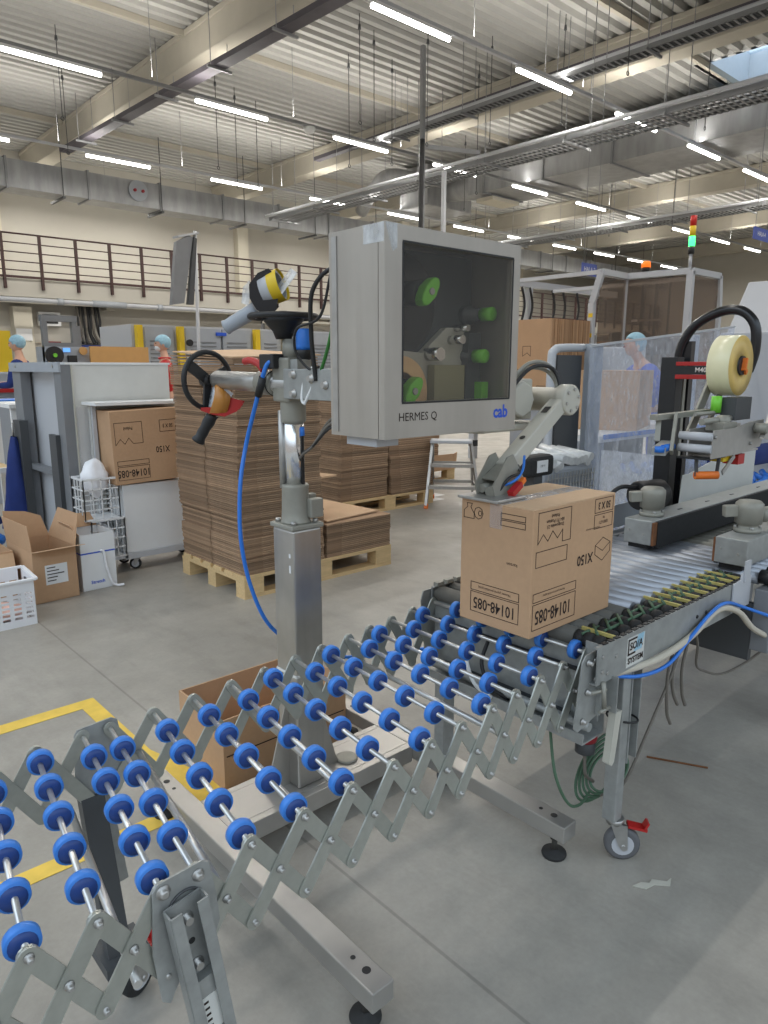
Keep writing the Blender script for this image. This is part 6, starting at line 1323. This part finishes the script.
def person(loc, rotz, label, pose, top, legs, hairm='hairnet', mask=True, collar=None, lean=0.0):
    t = thing('person', loc, label, 'person'); t.rotation_euler = (0, 0, rotz)   # local: faces -y, height 1.75
    P3 = lambda x, y, z: (x, y, z)
    hip = Vector((0, 0, 0.93)); sh = Vector((0, -math.sin(lean)*0.5, 0.93 + 0.5*math.cos(lean))); nk = sh + Vector((0, -math.sin(lean)*0.08, 0.08*math.cos(lean) + 0.02)); hd_ = nk + Vector((0, -math.sin(lean)*0.10 - 0.02, 0.05 + 0.06*math.cos(lean)))
    ch = hip.lerp(sh, 0.62)
    J = {'hip': (hip, (0.15, 0.11)), 'waist': (hip.lerp(sh, 0.3), (0.14, 0.10)), 'chest': (ch, (0.17, 0.115)), 'neck0': (sh + Vector((0, 0, 0.01)), (0.10, 0.075)), 'neck': (nk, 0.052), 'head': (hd_, 0.06)}
    for s, n in ((-1, 'l'), (1, 'r')):
        S_ = sh + Vector((s*0.19, 0, -0.03)); E_, H_ = pose[n]
        E_ = Vector(E_); H_ = Vector(H_); d = (H_ - E_).normalized()
        J[n+'sh'] = (S_, 0.062); J[n+'el'] = (E_, 0.045); J[n+'wr'] = (H_, 0.028); J[n+'pa'] = (H_ + d*0.07, (0.038, 0.02))
        side = d.cross(Vector((0, 0, 1))).normalized() if abs(d.z) < 0.9 else Vector((1, 0, 0))
        for f in range(4):
            o = side*(f-1.5)*0.019; L = (0.062, 0.075, 0.070, 0.055)[f]
            J[n+'f%da' % f] = (H_ + d*0.095 + o, 0.0095); J[n+'f%db' % f] = (H_ + d*(0.095+L*0.6) + o + Vector((0, 0, -0.008)), 0.0085); J[n+'f%dc' % f] = (H_ + d*(0.095+L) + o + Vector((0, 0, -0.022)), 0.007)
        J[n+'ta'] = (H_ + d*0.045 + side*0.035, 0.011); J[n+'tb'] = (H_ + d*0.085 + side*0.055, 0.009)
        J[n+'th'] = (Vector((s*0.09, 0, 0.86)), 0.085); J[n+'kn'] = (Vector((s*0.10, -0.02, 0.50)), 0.058); J[n+'an'] = (Vector((s*0.10, 0.02, 0.09)), 0.038); J[n+'he'] = (Vector((s*0.10, 0.03, 0.045)), 0.038); J[n+'to'] = (Vector((s*0.11, -0.15, 0.035)), 0.03)
    ch_ = [('hip', 'waist', 'chest', 'neck0', 'neck', 'head')]
    for n in 'lr':
        ch_ += [('neck0', n+'sh', n+'el', n+'wr', n+'pa'), ('hip', n+'th', n+'kn', n+'an', n+'he', n+'to'), (n+'wr', n+'ta', n+'tb')] + [(n+'pa', n+'f%da' % f, n+'f%db' % f, n+'f%dc' % f) for f in range(4)]
    body = skinned('body', J, ch_, 'skin', t, 2)
    T = {k: (v[0], tuple(q+0.014 for q in v[1]) if isinstance(v[1], tuple) else v[1]+0.014) for k, v in J.items()}
    T['neck0'] = (T['neck0'][0], (0.105, 0.085))
    skinned('shirt', T, [('hip', 'waist', 'chest', 'neck0')] + [('neck0', n+'sh', n+'el', n+'wr') for n in 'lr'], top, t, 2)
    skinned('trousers', T, [('hip', n+'th') for n in 'lr'] + [(n+'th', n+'kn', n+'an') for n in 'lr'], legs, t, 2)
    skinned('shoes', {k: (v[0], v[1]) for k, v in T.items() if k[1:] in ('he', 'to')}, [('lhe', 'lto'), ('rhe', 'rto')], 'black', t, 1)
    c = hd_ + Vector((0, -0.005, 0.055)); M = Matrix.Translation(c) @ Matrix.Rotation(-lean*0.6, 4, 'X')
    def hb(mb, n, m): 
        mb.v = [M @ v for v in mb.v]; o = mb.build(n, m); l = o.location.copy(); o.parent = t; o.location = l; return o
    h = MB().sphere((0, 0, 0), 1, (0.078, 0.098, 0.118), n=20, m=14)
    for v in h.v:
        if v.z < -0.03: k = 1 - (-0.03 - v.z)*3.2; v.x *= k; v.y = v.y*k - (1-k)*0.03
    h.prism([(-0.012, -0.02), (0.012, -0.02), (0.004, 0.03), (-0.004, 0.03)], (0, -0.098, -0.01), (1, 0, 0), (0, 0, 1), 0.025)
    for s in (-1, 1): h.sphere((s*0.080, 0.005, -0.01), 1, (0.010, 0.02, 0.032), n=8, m=6)
    hb(h, 'head', 'skin')
    m_ = MB()
    for s in (-1, 1): m_.sphere((s*0.032, -0.088, 0.008), 1, (0.012, 0.008, 0.007), n=8, m=6)
    hb(m_, 'eyes', 'hair')
    hb(MB().box(-0.022, 0.022, -0.098, -0.088, -0.058, -0.050), 'mouth', 'redcable')
    cap = MB().sphere((0, 0.012, 0.028), 1, (0.094, 0.112, 0.105), n=20, m=12)
    keep = [v.z > -0.012 + (0.05 if v.y < -0.05 else 0) or v.y > 0.0 for v in cap.v]
    for v in cap.v:
        lim = 0.035 if v.y < -0.04 else (-0.02 if v.y < 0.03 else -0.06)
        if v.z < lim: v.z = lim
    hb(cap, 'hairnet' if hairm == 'hairnet' else 'hair', hairm)
    if mask: hb(MB().sphere((0, -0.055, -0.055), 1, (0.058, 0.052, 0.045), n=14, m=9), 'face_mask', 'white')
    if collar: 
        o = MB().ring(nk - Vector((0, 0, 0.03)), (0, 0, 1), 0.075, 0.02, n=18, m=6).build('collar', collar); l = o.location.copy(); o.parent = t; o.location = l
    return t
person((3.10, 11.15, 0.0), math.radians(-128), 'worker in dark blue clothes and a pale hairnet standing sideways at the left edge',
       {'l': ((-0.26, -0.05, 1.13), (-0.12, -0.26, 1.15)), 'r': ((0.26, -0.05, 1.13), (0.10, -0.28, 1.12))}, 'navy', 'jeans', mask=False)
person((4.62, 9.75, 0.0), math.radians(-110), 'worker in a blue hairnet and red collar looking over the white partition',
       {'l': ((-0.26, -0.05, 1.10), (-0.16, -0.30, 1.02)), 'r': ((0.26, -0.05, 1.10), (0.16, -0.30, 1.02))}, 'red', 'jeans', mask=True, collar='red')
person((7.25, 3.65, 0), math.radians(-120), 'worker in bright blue bending over the table behind the transparent guard',
       {'l': ((-0.24, -0.42, 1.12), (-0.20, -0.62, 1.0)), 'r': ((0.24, -0.42, 1.12), (0.18, -0.64, 1.0))}, 'workblue', 'workblue', mask=False, lean=0.55)
# ------------------------------------------------------------------ camera and light
cam = bpy.data.cameras.new('camera'); co_ = bpy.data.objects.new('camera', cam); col.objects.link(co_)
YAW, PIT, ROL = math.radians(47.9), math.radians(11.52), math.radians(0.14)
fw = Vector((math.cos(YAW)*math.cos(PIT), math.sin(YAW)*math.cos(PIT), -math.sin(PIT)))
co_.location = (0, 0, 1.38)
q = fw.to_track_quat('-Z', 'Y'); co_.rotation_euler = q.to_euler()
cam.sensor_fit = 'VERTICAL'; cam.sensor_height = 32.0; cam.lens = 712/1024*32.0; cam.clip_start = 0.02; cam.clip_end = 200
bpy.context.scene.camera = co_
def area(loc, sx, sy, power, color=(1, 0.96, 0.9), rot=(0, 0, 0)):
    l = bpy.data.lights.new('lamp', 'AREA'); l.shape = 'RECTANGLE'; l.size = sx; l.size_y = sy; l.energy = power; l.color = color
    o = bpy.data.objects.new('tube_or_fill_lamp', l); col.objects.link(o); o.location = loc; o.rotation_euler = rot; return o
for ri, (y, xs, d_, n_) in enumerate(rows):
    for x in xs: area((x+0.75, y, 5.96), 1.5, 0.08, 50 if ri < 3 else 22)
    area((15, y, 6.2), 34, 0.06, 290 if ri < 3 else 80, rot=(PI, 0, 0))  # added upward fill strip per row, no fixture of its own, brightens the ceiling
# rows of the same tube lights over and behind the photographer
for y in (3.2,):
    for x in (-2.2, 0.8, 3.85, 6.87, 9.94, 12.9, 16): area((x+0.75, y, 5.96), 1.5, 0.08, 30)
wd = bpy.data.worlds.new('world'); bpy.context.scene.world = wd; wd.use_nodes = True
bg = wd.node_tree.nodes['Background']
# overcast sky: bright and slightly blue overhead, dim neutral towards the horizon
wn = wd.node_tree.nodes; wl_ = wd.node_tree.links
tcw = wn.new('ShaderNodeTexCoord'); sepw = wn.new('ShaderNodeSeparateXYZ'); rw = wn.new('ShaderNodeValToRGB')
wl_.new(tcw.outputs['Generated'], sepw.inputs[0]); wl_.new(sepw.outputs['Z'], rw.inputs['Fac']); wl_.new(rw.outputs['Color'], bg.inputs['Color'])
rw.color_ramp.elements[0].position = 0.12; rw.color_ramp.elements[0].color = (0.42, 0.40, 0.38, 1)
rw.color_ramp.elements[1].position = 0.5; rw.color_ramp.elements[1].color = (1.5, 1.8, 2.1, 1)
bg.inputs['Strength'].default_value = 0.8
sc = bpy.context.scene
sc.view_settings.view_transform = 'Standard'; sc.view_settings.look = 'None'; sc.view_settings.gamma = 1; sc.view_settings.use_curve_mapping = False
sc.view_settings.exposure = 0.38
